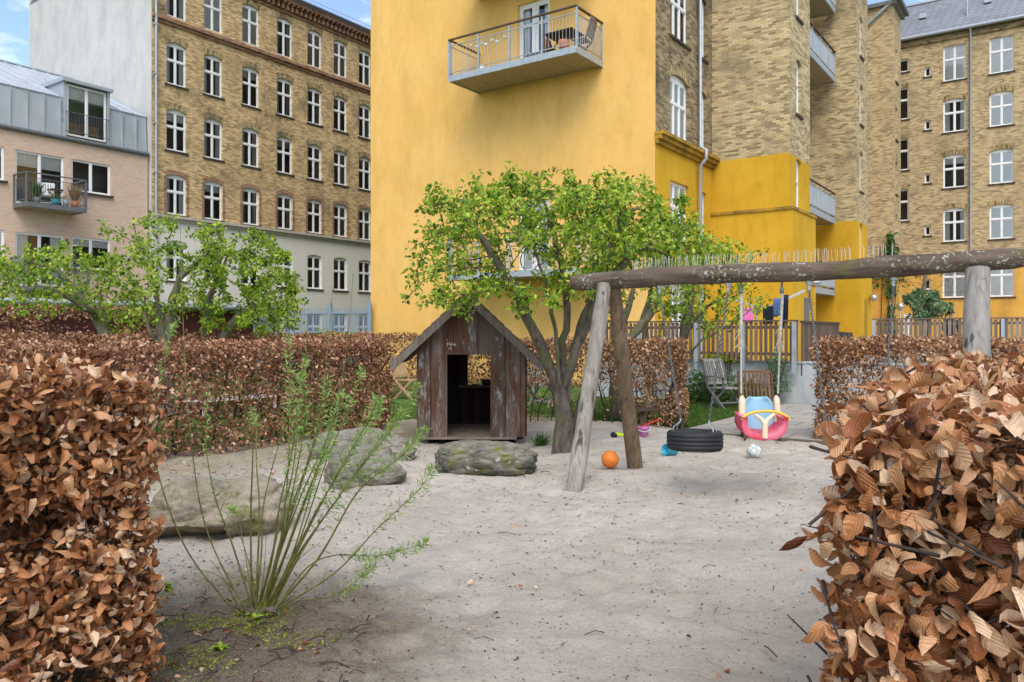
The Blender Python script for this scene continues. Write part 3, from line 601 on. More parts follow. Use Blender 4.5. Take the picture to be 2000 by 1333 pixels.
# ------------------------------------------------------------------ brick apartment building at the left
def left_block():
    U = -33.26; V0, V1 = 19.57, 42.0; b = Bld('apartment_building', 'long brown and yellow brick apartment block with white cross windows and red brick cornice', 'building', U, V0)
    P, _ = facing('+u', U); vs = [20.78, 22.69, 24.8, 26.9, 28.9, 30.75, 32.65, 34.6, 36.5, 38.4, 40.3]; rows = [(15.87, 1.98), (12.79, 1.94), (9.79, 1.9), (6.88, 1.84)]
    up = [(v, z, 1.0, h, .13) for z, h in rows for v in vs]; lo = [(v, 3.87, 1.0, 1.84, .1) for v in vs]+[(v, .75, 1.0, 1.84, .1) for v in vs]
    mb = MB(); ar = []; wallface(mb, P, V0, V1, 6.8, 18.1, up, .14); wallface(MB(), P, V0, V1, 6.8, 18.1, [o for o in up if o[1] > 7], .14, ar)
    b.build(mb, 'brick_wall', M['brick_left']); [b.build(q, 'window_arch', M['arch']) for q in ar]
    mb = MB(); wallface(mb, P, V0, V1, -.1, 6.55, lo, .16); b.build(mb, 'rendered_wall', M['plaster_beige'])
    mb = MB(); mb.box(U, U+.1, V0, V1, 6.55, 6.68); mb.box(U, U+.2, V0, V1, 6.681, 6.8); b.build(mb, 'string_course', M['band'])
    mb = MB(); mb.box(U, U+.08, V0, V1, 15.42, 15.56); mb.box(U, U+.17, V0, V1, 15.561, 15.72); b.build(mb, 'brick_band', M['red_brick'])
    for o in up: 
        if o[1] < 7:                      # red brick surrounds of the first brick storey
            mb = MB(); c = o[0]
            for sx in (-1, 1): x0, x1 = sorted((c+sx*.5, c+sx*.62)); mb.box(U, U+.012, x0, x1, 6.86, 8.6)
            n = 8
            for k in range(n):
                x0 = -.5+k/n; x1 = -.5+(k+1)/n; z = lambda x: 8.72-.13*(2*x)**2
                mb.quad((U+.012, c+x0, z(x0)), (U+.012, c+x1, z(x1)), (U+.012, c+x1*1.24, z(x1)+.17), (U+.012, c+x0*1.24, z(x0)+.17))
            b.build(mb, 'window_surround', M['red_brick'])
    mb = MB(); mb.box(U, U+.06, V0, V1, 18.1, 18.25); v = V0+.1
    while v < V1-.2: mb.box(U, U+.22, v, v+.13, 18.251, 18.52); mb.box(U+.0, U+.34, v+.02, v+.11, 18.521, 18.62); v += .3
    mb.box(U, U+.36, V0, V1, 18.621, 18.8); b.build(mb, 'cornice', M['red_brick'])
    mb = MB(); mb.tube([(U+.42, V0, 18.9), (U+.42, V1, 18.9)], .09, 8); b.build(mb, 'gutter', M['steel_dark'])
    mb = MB(); mb.hexa([(U+.4, V0, 18.8), (U+.4, V1, 18.8), (U-11.6, V1, 18.8), (U-11.6, V0, 18.8), (U-3.2, V0, 20.9), (U-3.2, V1, 20.9), (U-8.5, V1, 20.9), (U-8.5, V0, 20.9)]); b.build(mb, 'roof', M['slate'])
    mb = MB()
    for v in np.arange(V0+1, V1, 1.2): mb.tube([(U-2.6, v, 20.5), (U-2.6, v, 20.8)], .015, 4)
    mb.tube([(U-2.6, V0, 20.8), (U-2.6, V1, 20.8)], .02, 5); b.build(mb, 'snow_guard', M['zinc_light'])
    mb = MB(); mb.quad((U-11.6, V0, -.1), (U, V0, -.1), (U, V0, 20.0), (U-11.6, V0, 20.0)); mb.quad((U-11.6, V0, -.1), (U-11.6, V1, -.1), (U-11.6, V1, 20), (U-11.6, V0, 20)); mb.quad((U-11.6, V0, 20), (U-.8, V0, 20), (U-3.2, V0, 20.9), (U-8.5, V0, 20.9)); b.build(mb, 'gable_wall', M['plaster_white'])
    mb = MB(); mb.quad((U-1, V0+.1, 0), (U-1, V1, 0), (U-1, V1, 18.5), (U-1, V0+.1, 18.5)); b.build(mb, 'interior_wall', M['interior'])
    mb = MB(); mb.tube([(U+.14, V0+.14, 19), (U+.14, V0+.14, .2)], .06, 8)
    for z in np.arange(2, 18, 2.2): mb.box(U+.0, U+.2, V0+.06, V0+.22, z, z+.05)
    b.build(mb, 'drainpipe', M['steel'])
    for k, o in enumerate(up): b.window('+u', U, o[0], o[1], o[2], o[3], o[4], 'cross', 2 if (o[1] > 15 and k % 3) else rc(k), sill=o[1] < 15)  # top row: most panes backed by white sheets standing in for reflected sky
    for k, o in enumerate(lo): b.window('+u', U, o[0], o[1], o[2], o[3], o[4], 'cross', rc(k+2))
left_block()

# ------------------------------------------------------------------ pink brick house with zinc mansard at the far left
def pink():
    U = -33.45; V0, V1 = 4.0, 19.5; b = Bld('terraced_house', 'pinkish brick house with zinc mansard roof, dormer and small steel balcony', 'house', U, V1)
    P, _ = facing('+u', U); cols = [(12.8, 1.7, 1.25), (15.0, 1.8, 2.2), (17.0, 1.6, 1.27)]
    ops = []
    for dz in (0, -3.2, -6.3):
        ops += [(12.75, 7.35+dz, 1.9, 1.3, 0), (15.0, 6.55+dz, 1.82, 2.08, 0), (17.02, 7.35+dz, 1.62, 1.3, 0), (9.5, 7.35+dz, 1.9, 1.3, 0), (6.5, 7.35+dz, 1.9, 1.3, 0)]
    mb = MB(); wallface(mb, P, V0, V1, -.1, 9.45, ops, .12); b.build(mb, 'wall', M['pink_brick'])
    mb = MB(); mb.quad((U-1.1, V0+.1, 0), (U-1.1, V1-.1, 0), (U-1.1, V1-.1, 10.9), (U-1.1, V0+.1, 10.9)); b.build(mb, 'interior_wall', M['interior'])
    for k, o in enumerate(ops): b.window('+u', U, o[0], o[1], o[2], o[3], 0, 'double', (3, 3, None, 0, 0, 2, 0, 3)[k % 8], sill=o[3] < 1.5, rec=.05)
    # zinc mansard skirt with standing seams, opening for the dormer window
    D0, D1 = 15.95, 17.75
    mb = MB()
    for (a, c) in ((V0, D0), (D1, V1)):
        mb.hexa([(U-.05, a, 9.45), (U-.05, c, 9.45), (U-.3, c, 9.45), (U-.3, a, 9.45), (U-.15, a, 11.05), (U-.15, c, 11.05), (U-.4, c, 11.05), (U-.4, a, 11.05)])
        v = a
        while v < c: mb.box(U-.12, U-.02, v, v+.02, 9.45, 11.05); v += .62
    b.build(mb, 'mansard', M['zinc'])
    mb = MB(); R0 = (U-6.7, 14.0)
    # the slope behind the dormer stays whole; the dormer cuts in front of it
    mb.hexa([(U-.15, V0, 11.05), (U-.15, V1, 11.05), (R0[0], V1, R0[1]-.15), (R0[0], V0, R0[1]-.15), (U-.1, V0, 11.12), (U-.1, V1, 11.12), (R0[0], V1, R0[1]), (R0[0], V0, R0[1])])
    mb.quad((R0[0], V0, R0[1]), (R0[0], V1, R0[1]), (R0[0]-6, V1, 11), (R0[0]-6, V0, 11))
    v = V0; dx = R0[0]-(U-.1); dz = R0[1]-11.12
    while v < V1:
        if not D0 < v < D1: mb.bar((U-.1, v, 11.14), (R0[0], v, R0[1]+.02), .02, .05)
        else: mb.bar((U-.1+dx*.3, v, 11.14+dz*.3), (R0[0], v, R0[1]+.02), .02, .05)
        v += .62
    mb.box(R0[0]-.12, R0[0]+.1, V0, V1, R0[1], R0[1]+.06); b.build(mb, 'roof', M['zinc_light'])
    mb = MB(); mb.tube([(U+.06, V0, 9.42), (U+.06, V1, 9.42)], .1, 8); b.build(mb, 'gutter', M['steel_dark'])
    mb = MB()
    for v in (D0-.05, D1): mb.box(U-3.2, U+.0, v, v+.05, 10.2, 11.75)
    for v in (D0-.02, D1-.06): mb.box(U-.3, U+.02, v, v+.08, 9.5, 11.75)
    mb.hexa([(U-3.6, D0-.14, 11.75), (U+.16, D0-.14, 11.75), (U+.16, D1+.14, 11.75), (U-3.6, D1+.14, 11.75), (U-3.6, D0-.14, 12.0), (U+.16, D0-.14, 11.88), (U+.16, D1+.14, 11.88), (U-3.6, D1+.14, 12.0)]); b.build(mb, 'dormer', M['zinc'])
    b.window('+u', U, (D0+D1)/2, 9.6, 1.62, 2.1, 0, 'double', 3, sill=False, rec=.05)
    mb = MB(); mb.tube([(U+.05, D0, 10.55), (U+.05, D1, 10.55)], .015, 6); mb.tube([(U+.05, D0, 9.75), (U+.05, D1, 9.75)], .015, 6)
    for v in np.arange(D0+.05, D1, .1): mb.tube([(U+.05, v, 9.75), (U+.05, v, 10.55)], .007, 4)
    b.build(mb, 'window_rail', M['steel_dark'])
    mb = MB(); mb.box(U-.75, U-.45, D0+.15, D1-.2, 9.65, 10.25); b.build(mb, 'window_seat', plain('pine', (.42, .24, .10), .6))
    b.balcony('+u', U, 14.0, 16.25, 1.15, 6.32, .18, False, 1.1, 'steel_dark', 'steel_dark', .11, 2)
    b.balcony('+u', U, 13.9, 16.35, 1.15, 3.1, .18, False, 1.1, 'steel_dark', 'steel_dark', .11, 2)
pink()

# ------------------------------------------------------------------ far courtyard block at the right
def far_block():
    Vp = 51.5; b = Bld('apartment_building', 'buff brick courtyard block with slate roof and orange plastered ground floor', 'building', -3, Vp)
    P, _ = facing('-v', Vp); us = [-5.19, -2.9, -.6, 1.7, 4.0]; zs = [(15.95, 1.98, 0), (13.0, 1.9, .12), (9.8, 1.9, .12), (6.72, 1.92, .12)]
    ops = [(u, z, 1.14, h, r) for z, h, r in zs for u in us]; nar = [(-8.0, 16.9, .9, .75, 0), (-8.0, 14.1, .9, 1.86, 0), (-8.0, 11.1, .9, 1.86, 0), (-8.0, 8.1, .9, 1.86, 0)]
    tiny = [(-6.56, z, .32, .55, 0) for z in (16.4, 13.3, 10.2, 7.15)]
    low = [(u, 3.5, 1.2, 1.95, 0) for u in us]+[(-6.56, 4.0, .32, .6, 0)]
    mb = MB(); ar = []; wallface(mb, P, -9.6, 8, 5.9, 18.75, ops+nar+tiny, .14, None); wallface(MB(), P, -9.6, 8, 5.9, 18.75, [o for o in ops if o[4] > 0]+nar[1:], .14, ar)
    b.build(mb, 'brick_wall', M['brick_far']); [b.build(q, 'window_arch', M['arch']) for q in ar]
    mb = MB(); wallface(mb, P, -9.6, 8, -.1, 5.9, low, .14); b.build(mb, 'plaster_wall', M['plaster_orange'])
    mb = MB(); mb.quad((-9.5, Vp+1, 0), (8, Vp+1, 0), (8, Vp+1, 18.5), (-9.5, Vp+1, 18.5)); b.build(mb, 'interior_wall', M['interior'])
    for k, o in enumerate(ops): b.window('-v', Vp, *o, 'cross', (2 if (k < 5 or k % 5 > 0) and k < 17 else rc(k)))  # white sheets behind most panes stand in for the sky's reflection
    for k, o in enumerate(nar): b.window('-v', Vp, *o, 'narrowcross' if o[3] > 1 else 'narrow', None)
    for o in tiny+low[-1:]: b.window('-v', Vp, *o, 'narrow', None)
    for k, o in enumerate(low[:-1]): b.window('-v', Vp, *o, 'cross', 2)
    mb = MB(); mb.hexa([(-9.6, Vp-.25, 18.7), (8, Vp-.25, 18.7), (8, Vp+12, 18.7), (-9.6, Vp+12, 18.7), (-9.6, Vp+1.9, 21.4), (8, Vp+1.9, 21.4), (8, Vp+9, 21.4), (-9.6, Vp+9, 21.4)]); b.build(mb, 'roof', M['slate'])
    mb = MB(); mb.box(-9.6, 8, Vp+1.8, Vp+2.1, 21.38, 21.5); b.build(mb, 'ridge_flashing', M['zinc_light'])
    mb = MB(); mb.tube([(-9.6, Vp-.33, 18.72), (8, Vp-.33, 18.72)], .1, 8); b.build(mb, 'gutter', M['steel'])
    mb = MB(); mb.box(-9.6, 8, Vp-.12, Vp-.001, 18.3, 18.55); b.build(mb, 'eaves_band', M['brick_dark'])
    for u in (-4.38, 5.2):
        mb = MB(); mb.tube([(u, Vp-.33, 18.7), (u, Vp-.1, 18.3), (u, Vp-.1, .2)], .06, 8); b.build(mb, 'drainpipe', M['steel'])
    def onroof(t): return Vp-.25+2.15*t, 18.7+2.7*t
    for (u, t) in ((-6.9, .55), (-3.6, .62), (-2.55, .68), (.3, .6)):
        y, z = onroof(t); mb = MB(); mb.box(u-.18, u+.18, y-.18, y+.3, z-.05, z+.22); b.build(mb, 'roof_vent', M['zinc_light'])
    for (u, t) in ((-4.6, .35),):
        y, z = onroof(t); mb = MB(); mb.tube([(u, y, z-.1), (u, y, z+1.1)], .05, 8); b.build(mb, 'vent_pipe', M['zinc_light'])
    for (u, ww, hh, mat) in ((-5.1, .8, .62, 'plaster_beige'), (-3.75, .3, .6, 'steel_dark')):
        mb = MB(); mb.box(u-ww/2, u+ww/2, Vp+2.4, Vp+3.2, 21.3, 21.4+hh+.5); mb.box(u-ww/2-.05, u+ww/2+.05, Vp+2.35, Vp+3.25, 21.9+hh, 21.98+hh); b.build(mb, 'chimney', M[mat])
    mb = MB(); mb.box(-8.35, -7.35, Vp-.04, Vp+.05, .5, 2.6); b.build(mb, 'door', M['white_paint'])
far_block()

# ------------------------------------------------------------------ garage, fences and garden walls
def garage():
    b = Bld('garage', 'low dark red garage with grey flat roof edge behind the tall hedge', 'garage', -29, 15)
    mb = MB(); mb.box(-33.2, -27.6, 6, 22, -.1, 2.35); b.build(mb, 'wall', plain('dark_red_boards', (.085, .02, .018), .7))
    mb = MB(); mb.box(-33.3, -27.2, 5.8, 22.3, 2.35, 2.62); b.build(mb, 'roof', M['steel_dark'])
    mb = MB(); mb.tube([(-27.1, 5.8, 2.5), (-27.1, 22.3, 2.5)], .11, 8); b.build(mb, 'gutter', M['zinc'])
garage()
def steel_fence():
    a = Vector((W(722, 650, 28.6).x, 28.6)); c = Vector((W(500, 650, 30.2).x, 30.2)); d = (c-a); L = d.length; d /= L
    t = thing('metal_fence', 'pale blue metal railing fence beside the yellow gable', 'fence', (a.x, a.y, 0)); mt = plain('pale_blue_paint', (.19, .245, .30), .5)
    zt = 2.5; pk = MB(); n = int(L/.058)
    for i in range(n+1): p = a+d*(L*i/n); pk.box(p.x-.011, p.x+.011, p.y-.011, p.y+.011, .3, zt-.1)
    pk.build('pickets', mt, t)
    for z in (zt-.28, 1.52, .4):
        r = MB(); r.bar((a.x, a.y-.03, z), (c.x, c.y-.03, z), .05, .06); r.build('rail', mt, t)
    for k in range(4):
        p = a+d*(L*k/3); m = MB(); m.box(p.x-.07, p.x+.07, p.y-.1, p.y+.04, 0, zt+.08); m.build('post', mt, t)
steel_fence()
def slat_fence(name, label, u0, u1, v, z0, z1, step, ww, mat, posts, postmat):
    t = thing(name, label, 'fence', B(u0, v, z0-.0), YAW); L = u1-u0; m = MB(); k = 0; x = 0
    while x < L: m.a = random.random(); m.box(x, x+ww, 0, .025, 0, z1-z0+random.uniform(-.01, .01)); x += step
    m.build('slats', mat, t, 'local'); m = MB(); h = z1-z0
    for z in (.12, h-.14): m.box(0, L, .026, .07, z, z+.06)
    m.box(-.02, L+.02, -.03, .08, h+.01, h+.045); m.build('rail', mat, t, 'local')
    for p in posts: q = MB(); q.box(p-.04, p+.04, -.07, -.001, -.25, h+.0); q.build('post', M[postmat], t, 'local')
    return t
slat_fence('slat_fence', 'brown vertical slat fence on top of the pale concrete wall', -9.3, -4.53, 16.72, .9, 1.72, .105, .06, M['fence_wood'], (1.2, 2.6, 3.65, 4.72), 'steel')
def board_fence():
    t = thing('board_fence', 'short brown board fence turning back from the slat fence corner', 'fence', B(-4.5, 16.8, .5), YAW); m = MB()
    y = .1
    while y < 3.3: m.a = random.random(); m.box(0, .03, y, y+.085, .1, 1.2); y += .09
    m.build('boards', M['fence_board'], t, 'local'); m = MB(); m.box(-.02, .05, .1, 3.35, 1.2, 1.25); m.build('rail', M['fence_board'], t, 'local')
board_fence()
slat_fence('slat_fence', 'weathered slat fence in front of the orange ground floor', -4.55, 6, 24.6, .5, 1.86, .12, .075, M['fence_grey'], (.05, 3.2, 6.4), 'steel')
def cwall():
    m = MB(); m.box(0, 8.2, 0, .2, -.05, .86); m.box(0, 8.2, -.02, .22, .86, .9); o = m.build('concrete_wall', M['concrete']); o.location = B(-9.4, 16.9, 0); o.rotation_euler = (0, 0, YAW)
    tag(o, 'low pale concrete retaining wall with dark streaks behind the grey chair', 'wall')
cwall()

# ------------------------------------------------------------------ beech hedges
def unit(a): return a/(np.linalg.norm(a, axis=1, keepdims=True)+1e-9)
_r = random.Random(5)
BEECH_NEAR = [leaf_template(4, 8, _r.uniform(.44, .60), _r.choice((-.7, .3, .7, 1.1, 1.4)), _r.uniform(-.5, 1.0), _r.uniform(.02, .05), _r.uniform(-1.3, 1.3), _r.uniform(.75, .95), _r.uniform(-.9, .9), _r.uniform(0, 6)) for _ in range(14)]
BEECH_MID = [leaf_template(2, 4, .52, c, f, .03, tw, .85, sd_, k_) for k_, (c, f, tw, sd_) in enumerate(((.3, .35, .1, .3), (.7, .15, .7, -.5), (-.3, .5, -.6, .4), (1.0, -.3, .4, .6), (.5, .6, -.3, -.8)))]
BEECH_FAR = [leaf_template(2, 1, .6, c, f, 0, 0) for c, f in ((.3, .4), (.6, .1), (-.2, .5))]
for k in range(len(BEECH_FAR)):
    v = np.array([(0, 0, 0), (-.3, .45, .12), (0, 1, -.15*k), (.3, .45, .12)], float); BEECH_FAR[k] = (v, np.array([(0, 3, 2, 1)]))
def hedge(name, label, A, Bp, thick, h, dens, size, temps, mat, stems=18, gap=.0, z0=.03, cat='hedge', depth=.16, topd=1.0, faces='fbtse', twigs=300, bare=None, stemr=.014):
    """hedge from ground point A to Bp (front face, seen from the camera side on the right hand when walking A->Bp)"""
    A = np.array([A[0], A[1]]); Bp = np.array([Bp[0], Bp[1]]); d = Bp-A; L = np.linalg.norm(d); d /= L; inn = np.array([-d[1], d[0]])
    t = thing(name, label, cat, (A[0], A[1], 0)); P = []; Nn = []
    def face(n, fn, nrm, ex=1.0):
        n = int(n*ex); a = rng.random((n, 2)); dep = rng.exponential(depth, n); p = fn(a, dep); P.append(p); Nn.append(np.tile(nrm, (n, 1)))
    z3 = lambda xy, z: np.concatenate([xy, z[:, None]], 1)
    hh = h-z0
    if 'f' in faces: face(L*hh*dens, lambda a, e: z3(A+d*(a[:, :1]*L)+inn*e[:, None], z0+a[:, 1]*hh), (-inn[0], -inn[1], .15))
    if 'b' in faces: face(L*hh*dens*.35, lambda a, e: z3(A+d*(a[:, :1]*L)+inn*(thick-e[:, None]), z0+a[:, 1]*hh), (inn[0], inn[1], .15))
    if 't' in faces: face(L*thick*dens*topd, lambda a, e: z3(A+d*(a[:, :1]*L)+inn*(a[:, 1:]*thick), h-e*.7), (0, 0, 1))
    if 's' in faces: face(thick*hh*dens, lambda a, e: z3(A+d*e[:, None]+inn*(a[:, :1]*thick), z0+a[:, 1]*hh), (-d[0], -d[1], .15))
    if 'e' in faces: face(thick*hh*dens, lambda a, e: z3(A+d*(L-e[:, None])+inn*(a[:, :1]*thick), z0+a[:, 1]*hh), (d[0], d[1], .15))
    P = np.concatenate(P); Nn = np.concatenate(Nn)
    # clumping: drop leaves where a lumpy field is low, more so towards the foot
    s1 = np.array([mnoise.noise(Vector(p)*4.5) for p in P]); s2 = np.array([mnoise.noise(Vector(p)*1.6+Vector((5, 5, 5))) for p in P])
    fz = np.clip((P[:, 2]-z0)/hh, 0, 1); keep = (s1*1.0+s2*.7+rng.normal(0, .10, len(P))) > (-.52+gap*(1-fz)*1.5-(.25*(fz > .85)))
    if bare is not None: keep &= ~(bare(P) & (rng.random(len(P)) < .85))
    P, Nn, s1, s2 = P[keep], Nn[keep], s1[keep], s2[keep]; n = len(P)
    P = P+unit(Nn)*(s1*.07+s2*.07)[:, None]+rng.normal(0, .012, (n, 3))
    D = rng.normal(0, .75, (n, 3))+Nn*.45; D[:, 2] -= .55*(np.abs(Nn[:, 2]) < .5); D = unit(D)
    N_ = unit(Nn*1.0+rng.normal(0, .6, (n, 3)))
    rn = np.clip(.48+s2*.3+rng.normal(0, .31, n), 0, .999)
    scatter('foliage', temps, P, D, N_, size*rng.uniform(.5, 1.25, n), rn, mat, t)
    m = MB(); k = 0
    for i in range(stems):
        a = (i+.5+random.uniform(-.3, .3))/stems*L; off = thick*random.uniform(.25, .7); p = A+d*a+inn*off; pts = []; x = Vector((p[0], p[1], 0)); dr = Vector((random.gauss(0, .1), random.gauss(0, .1), 1))
        nst = 9; rr = stemr*random.uniform(.7, 1.3)
        for j in range(nst): pts.append(x.copy()); x = x+dr.normalized()*(h*.92/nst); dr += Vector((random.gauss(0, .16), random.gauss(0, .16), 0)); dr.z = 1
        m.tube(pts, [rr*(1-.65*j/nst) for j in range(nst)], 6, False)
        for j in range(1, nst):
            for q in range(2):
                s0 = pts[j]; an = random.uniform(0, 6.28); dr2 = Vector((math.cos(an), math.sin(an), random.uniform(.1, .9))); ln = random.uniform(.12, .34)
                m.tube([s0, s0+dr2*ln*.5, s0+dr2*ln+Vector((0, 0, random.uniform(-.02, .08)))], [rr*.4, rr*.28, rr*.12], 4, False)
    sel = rng.integers(0, n, twigs)
    for i in sel:
        p = Vector(P[i]); nn = Vector(Nn[i]).normalized(); dv = (nn*.6+Vector(rng.normal(0, .6, 3))).normalized(); l = random.uniform(.06, .16)
        m.tube([p-dv*l-nn*.05, p-dv*l*.3, p+dv*l*.35], [.0035, .0025, .0012], 4, False)
    m.build('stems', M['twig'], t)
    return t
XY = lambda v: (v.x, v.y)
def hz(u, v): p = B(u, v); return (p.x, p.y)
# near left hedge and near right hedge either side of the opening the picture is taken from
hedge('beech_hedge', 'near left coppery beech hedge beside the willow shoots', hz(-3.14, 1.02), hz(-3.14, 1.88), 2.2, 1.315, 3900, .058, BEECH_NEAR, M['beech'], stems=12, gap=.24, faces='ftse', depth=.13, topd=.75, twigs=1500, stemr=.017)
HR = R(31); da = np.array([math.sin(HR), math.cos(HR)]); pr = np.array([math.cos(HR), -math.sin(HR)])
A4 = np.array([.585, 1.42])
hedge('beech_hedge', 'near right beech hedge with huge copper leaves and bare twigs in the foreground', A4, A4+pr*2.3, .75, 1.32, 4200, .053, BEECH_NEAR, M['beech'], stems=11, gap=.32, faces='fts', depth=.13, topd=1.1, twigs=1700, stemr=.018)
_m = A4+da*.75
hedge('beech_hedge', 'right beech hedge running back towards the grey swing post', _m, _m+pr*1.9, 2.75, 1.335, 2300, .052, BEECH_MID, M['beech'], stems=8, gap=.05, faces='tsf', depth=.09, topd=1.25, twigs=700)
hedge('beech_hedge', 'long brown beech hedge along the left edge of the sand behind the boulders', hz(-8.5, 1.0), hz(-8.5, 8.95), .7, 1.36, 2000, .055, BEECH_MID, M['beech_far'], stems=44, gap=.02, faces='fte', twigs=900, topd=1.2)
A2 = G(862, 822); B2 = G(1338, 836)
hedge('beech_hedge', 'golden brown beech hedge behind the playhouse and the central tree', XY(A2), XY(B2), .7, 1.37, 1750, .056, BEECH_MID, M['beech_warm'], stems=26, gap=.30, faces='ftse', twigs=500, topd=1.2, bare=lambda P: (P[:, 0] < 2.0) & (P[:, 2] < .6))
def bareH3(P): c = B(-1.75, 11.5, 1.12); return ((P[:, 0]-c.x)**2/.35**2+(P[:, 1]-c.y)**2/.8+(P[:, 2]-c.z)**2/.10**2) < .6
hedge('beech_hedge', 'golden beech hedge right of the slab path', hz(-2.86, 11.3), hz(2.2, 11.3), .7, 1.40, 1900, .056, BEECH_MID, M['beech_warm'], stems=20, gap=.02, faces='fts', twigs=500, topd=1.2, bare=bareH3)
hedge('beech_hedge', 'second beech hedge just behind the long left hedge', hz(-13.5, 4.5), hz(-13.5, 15.5), .6, 1.45, 520, .075, BEECH_FAR, M['beech_far'], stems=20, faces='fte', twigs=60, topd=1.3)
hedge('beech_hedge', 'tall beech hedge with an opening in front of the garage', XY(W(-260, 700, 19)), XY(W(330, 700, 24.5)), .7, 2.25, 560, .095, BEECH_FAR, M['beech_far'], stems=24, faces='ft', twigs=60,
      bare=lambda P: (P[:, 2] < 1.95) & (P[:, 0] > -12.9) & (P[:, 0] < -11.6))
hedge('beech_hedge', 'low beech hedge beneath the blue railing fence', XY(W(505, 700, 24)), XY(W(640, 700, 24)), .7, 1.44, 420, .09, BEECH_FAR, M['beech_far'], stems=8, faces='ft', twigs=30)

# ------------------------------------------------------------------ trees
TL = np.array([(0, 0, 0), (-.30, .35, .10), (-.22, .75, .05), (0, 1, -.08), (.22, .75, .05), (.30, .35, .10)], float)
TREE_LEAF = [(TL*np.array([1, 1, c]), np.array([(0, 3, 2, 1), (0, 5, 4, 3)])) for c in (1, 2, -1)]
def grow(trunks, att, step=.13, infl=1.6, kill=.20, iters=120, jit=.18, up=.0):
    """space colonisation from the trunk polylines; returns nodes, parents"""
    nodes = []; par = []
    for tr in trunks:
        start, pts = tr; last = start
        for i, p in enumerate(pts):
            if last is None and i == 0: nodes.append(np.array(p, float)); par.append(-1); last = len(nodes)-1; continue
            a = nodes[last]; p = np.array(p, float); n = max(1, int(np.linalg.norm(p-a)/step)); 
            for k in range(1, n+1):
                q = a+(p-a)*k/n
                if k < n: q = q+rng.normal(0, step*.10, 3)
                nodes.append(q); par.append(last); last = len(nodes)-1
        tr_end = last
    A = np.array(att)
    alive = np.ones(len(A), bool)
    for it in range(iters):
        if not alive.any(): break
        Nn = np.array(nodes); S = A[alive]; dm = ((S[:, None, :]-Nn[None])**2).sum(2); j = dm.argmin(1); dd = np.sqrt(dm[np.arange(len(S)), j])
        ok = dd < infl
        if not ok.any(): infl *= 1.5; continue
        grow_ = {}
        for q in np.where(ok)[0]: grow_.setdefault(j[q], []).append((S[q]-Nn[j[q]])/max(dd[q], 1e-6))
        for k, ds in grow_.items():
            v = np.mean(ds, 0); v /= np.linalg.norm(v)+1e-9; pv = Nn[k]-Nn[par[k]] if par[k] >= 0 else v; pv = pv/(np.linalg.norm(pv)+1e-9)
            v = v+pv*.25+rng.normal(0, jit, 3)+np.array([0, 0, up]); v /= np.linalg.norm(v); nodes.append(Nn[k]+v*step); par.append(k)
        Nn = np.array(nodes); dm = ((A[:, None, :]-Nn[None, -len(grow_):])**2).sum(2).min(1); alive &= dm > kill**2
    return np.array(nodes), np.array(par)
def tree(name, label, base, trunks, att, r0, barkm, leafm, leafsize=.05, leaves=9, step=.13, cat='tree', group=None, tipr=.0045, spread=.075, thin=.016, infl=1.6, kill=.2, jit=.18, expo=2.35, shoots=12, crown_up=.3):
    t = thing(name, label, cat, base, 0, group); nd, par = grow(trunks, att, step, infl, kill, jit=jit)
    n = len(nd); ch = [[] for _ in range(n)]
    for i in range(n):
        if par[i] >= 0: ch[par[i]].append(i)
    rad = np.zeros(n)
    for i in range(n-1, -1, -1): rad[i] = (sum(rad[c]**expo for c in ch[i]))**(1/expo) if ch[i] else tipr
    big = rad[0] if rad[0] > 0 else 1; k = r0/rad.max(); rad = np.where(rad > .012, .012+(rad-.012)*max(.2, (r0-.012)/(rad.max()-.012+1e-6)), rad)
    m = MB(); order = [i for i in range(n) if par[i] < 0]; stack = [(i, None) for i in order]
    while stack:
        i, pv = stack.pop(); pts = []; rr = []
        if pv is not None: pts.append(Vector(nd[pv])); rr.append(min(rad[pv], rad[i]*1.25))
        cur = i
        while True:
            pts.append(Vector(nd[cur])); rr.append(rad[cur])
            if not ch[cur]: break
            cs = sorted(ch[cur], key=lambda c: -rad[c])
            for c in cs[1:]: stack.append((c, cur))
            cur = cs[0]
        if len(pts) > 1:
            if pv is None: rr[0] *= 1.35; rr[1] *= 1.12 if len(rr) > 1 else 1
            mx_ = max(rr); m.tube(pts, rr, 10 if mx_ > .04 else (6 if mx_ > .012 else 4), False, wob=.35 if mx_ > .03 else 0)
    # long upright shoots
    tips = [i for i in range(n) if not ch[i]]; extra = []
    top = sorted(tips, key=lambda i: -nd[i][2])[:max(1, len(tips)//3)]
    for s in range(shoots):
        i = random.choice(top); p = Vector(nd[i]); l = random.uniform(.06, .2); d = Vector((random.gauss(0, .25), random.gauss(0, .25), 1)).normalized(); q = p+d*l; m.tube([p, p+d*l*.5, q], [.004, .003, .0015], 4, False)
        for f in (.5, .75, 1): extra.append(np.array(p+d*l*f))
    m.build('branches', barkm, t)
    cen = [nd[i] for i in range(n) if rad[i] < thin]+extra; cen = np.array(cen); c = np.repeat(cen, leaves, 0); off = rng.normal(0, 1, c.shape); off = unit(off)*(rng.random((len(c), 1))**.6)*spread
    Pp = c+off+np.array([0, 0, spread*.2]); D = unit(off+rng.normal(0, .03, c.shape)+np.array([0, 0, -.02])); D = unit(D+rng.normal(0, .5, c.shape)); N_ = unit(rng.normal(0, .7, c.shape)+np.array([0, -.1, crown_up+.4]))
    cl = np.repeat(rng.normal(.0, .13, len(cen)), leaves); rn = np.clip(.5+cl*1.2+rng.normal(0, .24, len(c)), 0, .999)
    scatter('foliage', TREE_LEAF, Pp, D, N_, leafsize*rng.uniform(.5, 1.15, len(c)), rn, leafm, t)
    return t
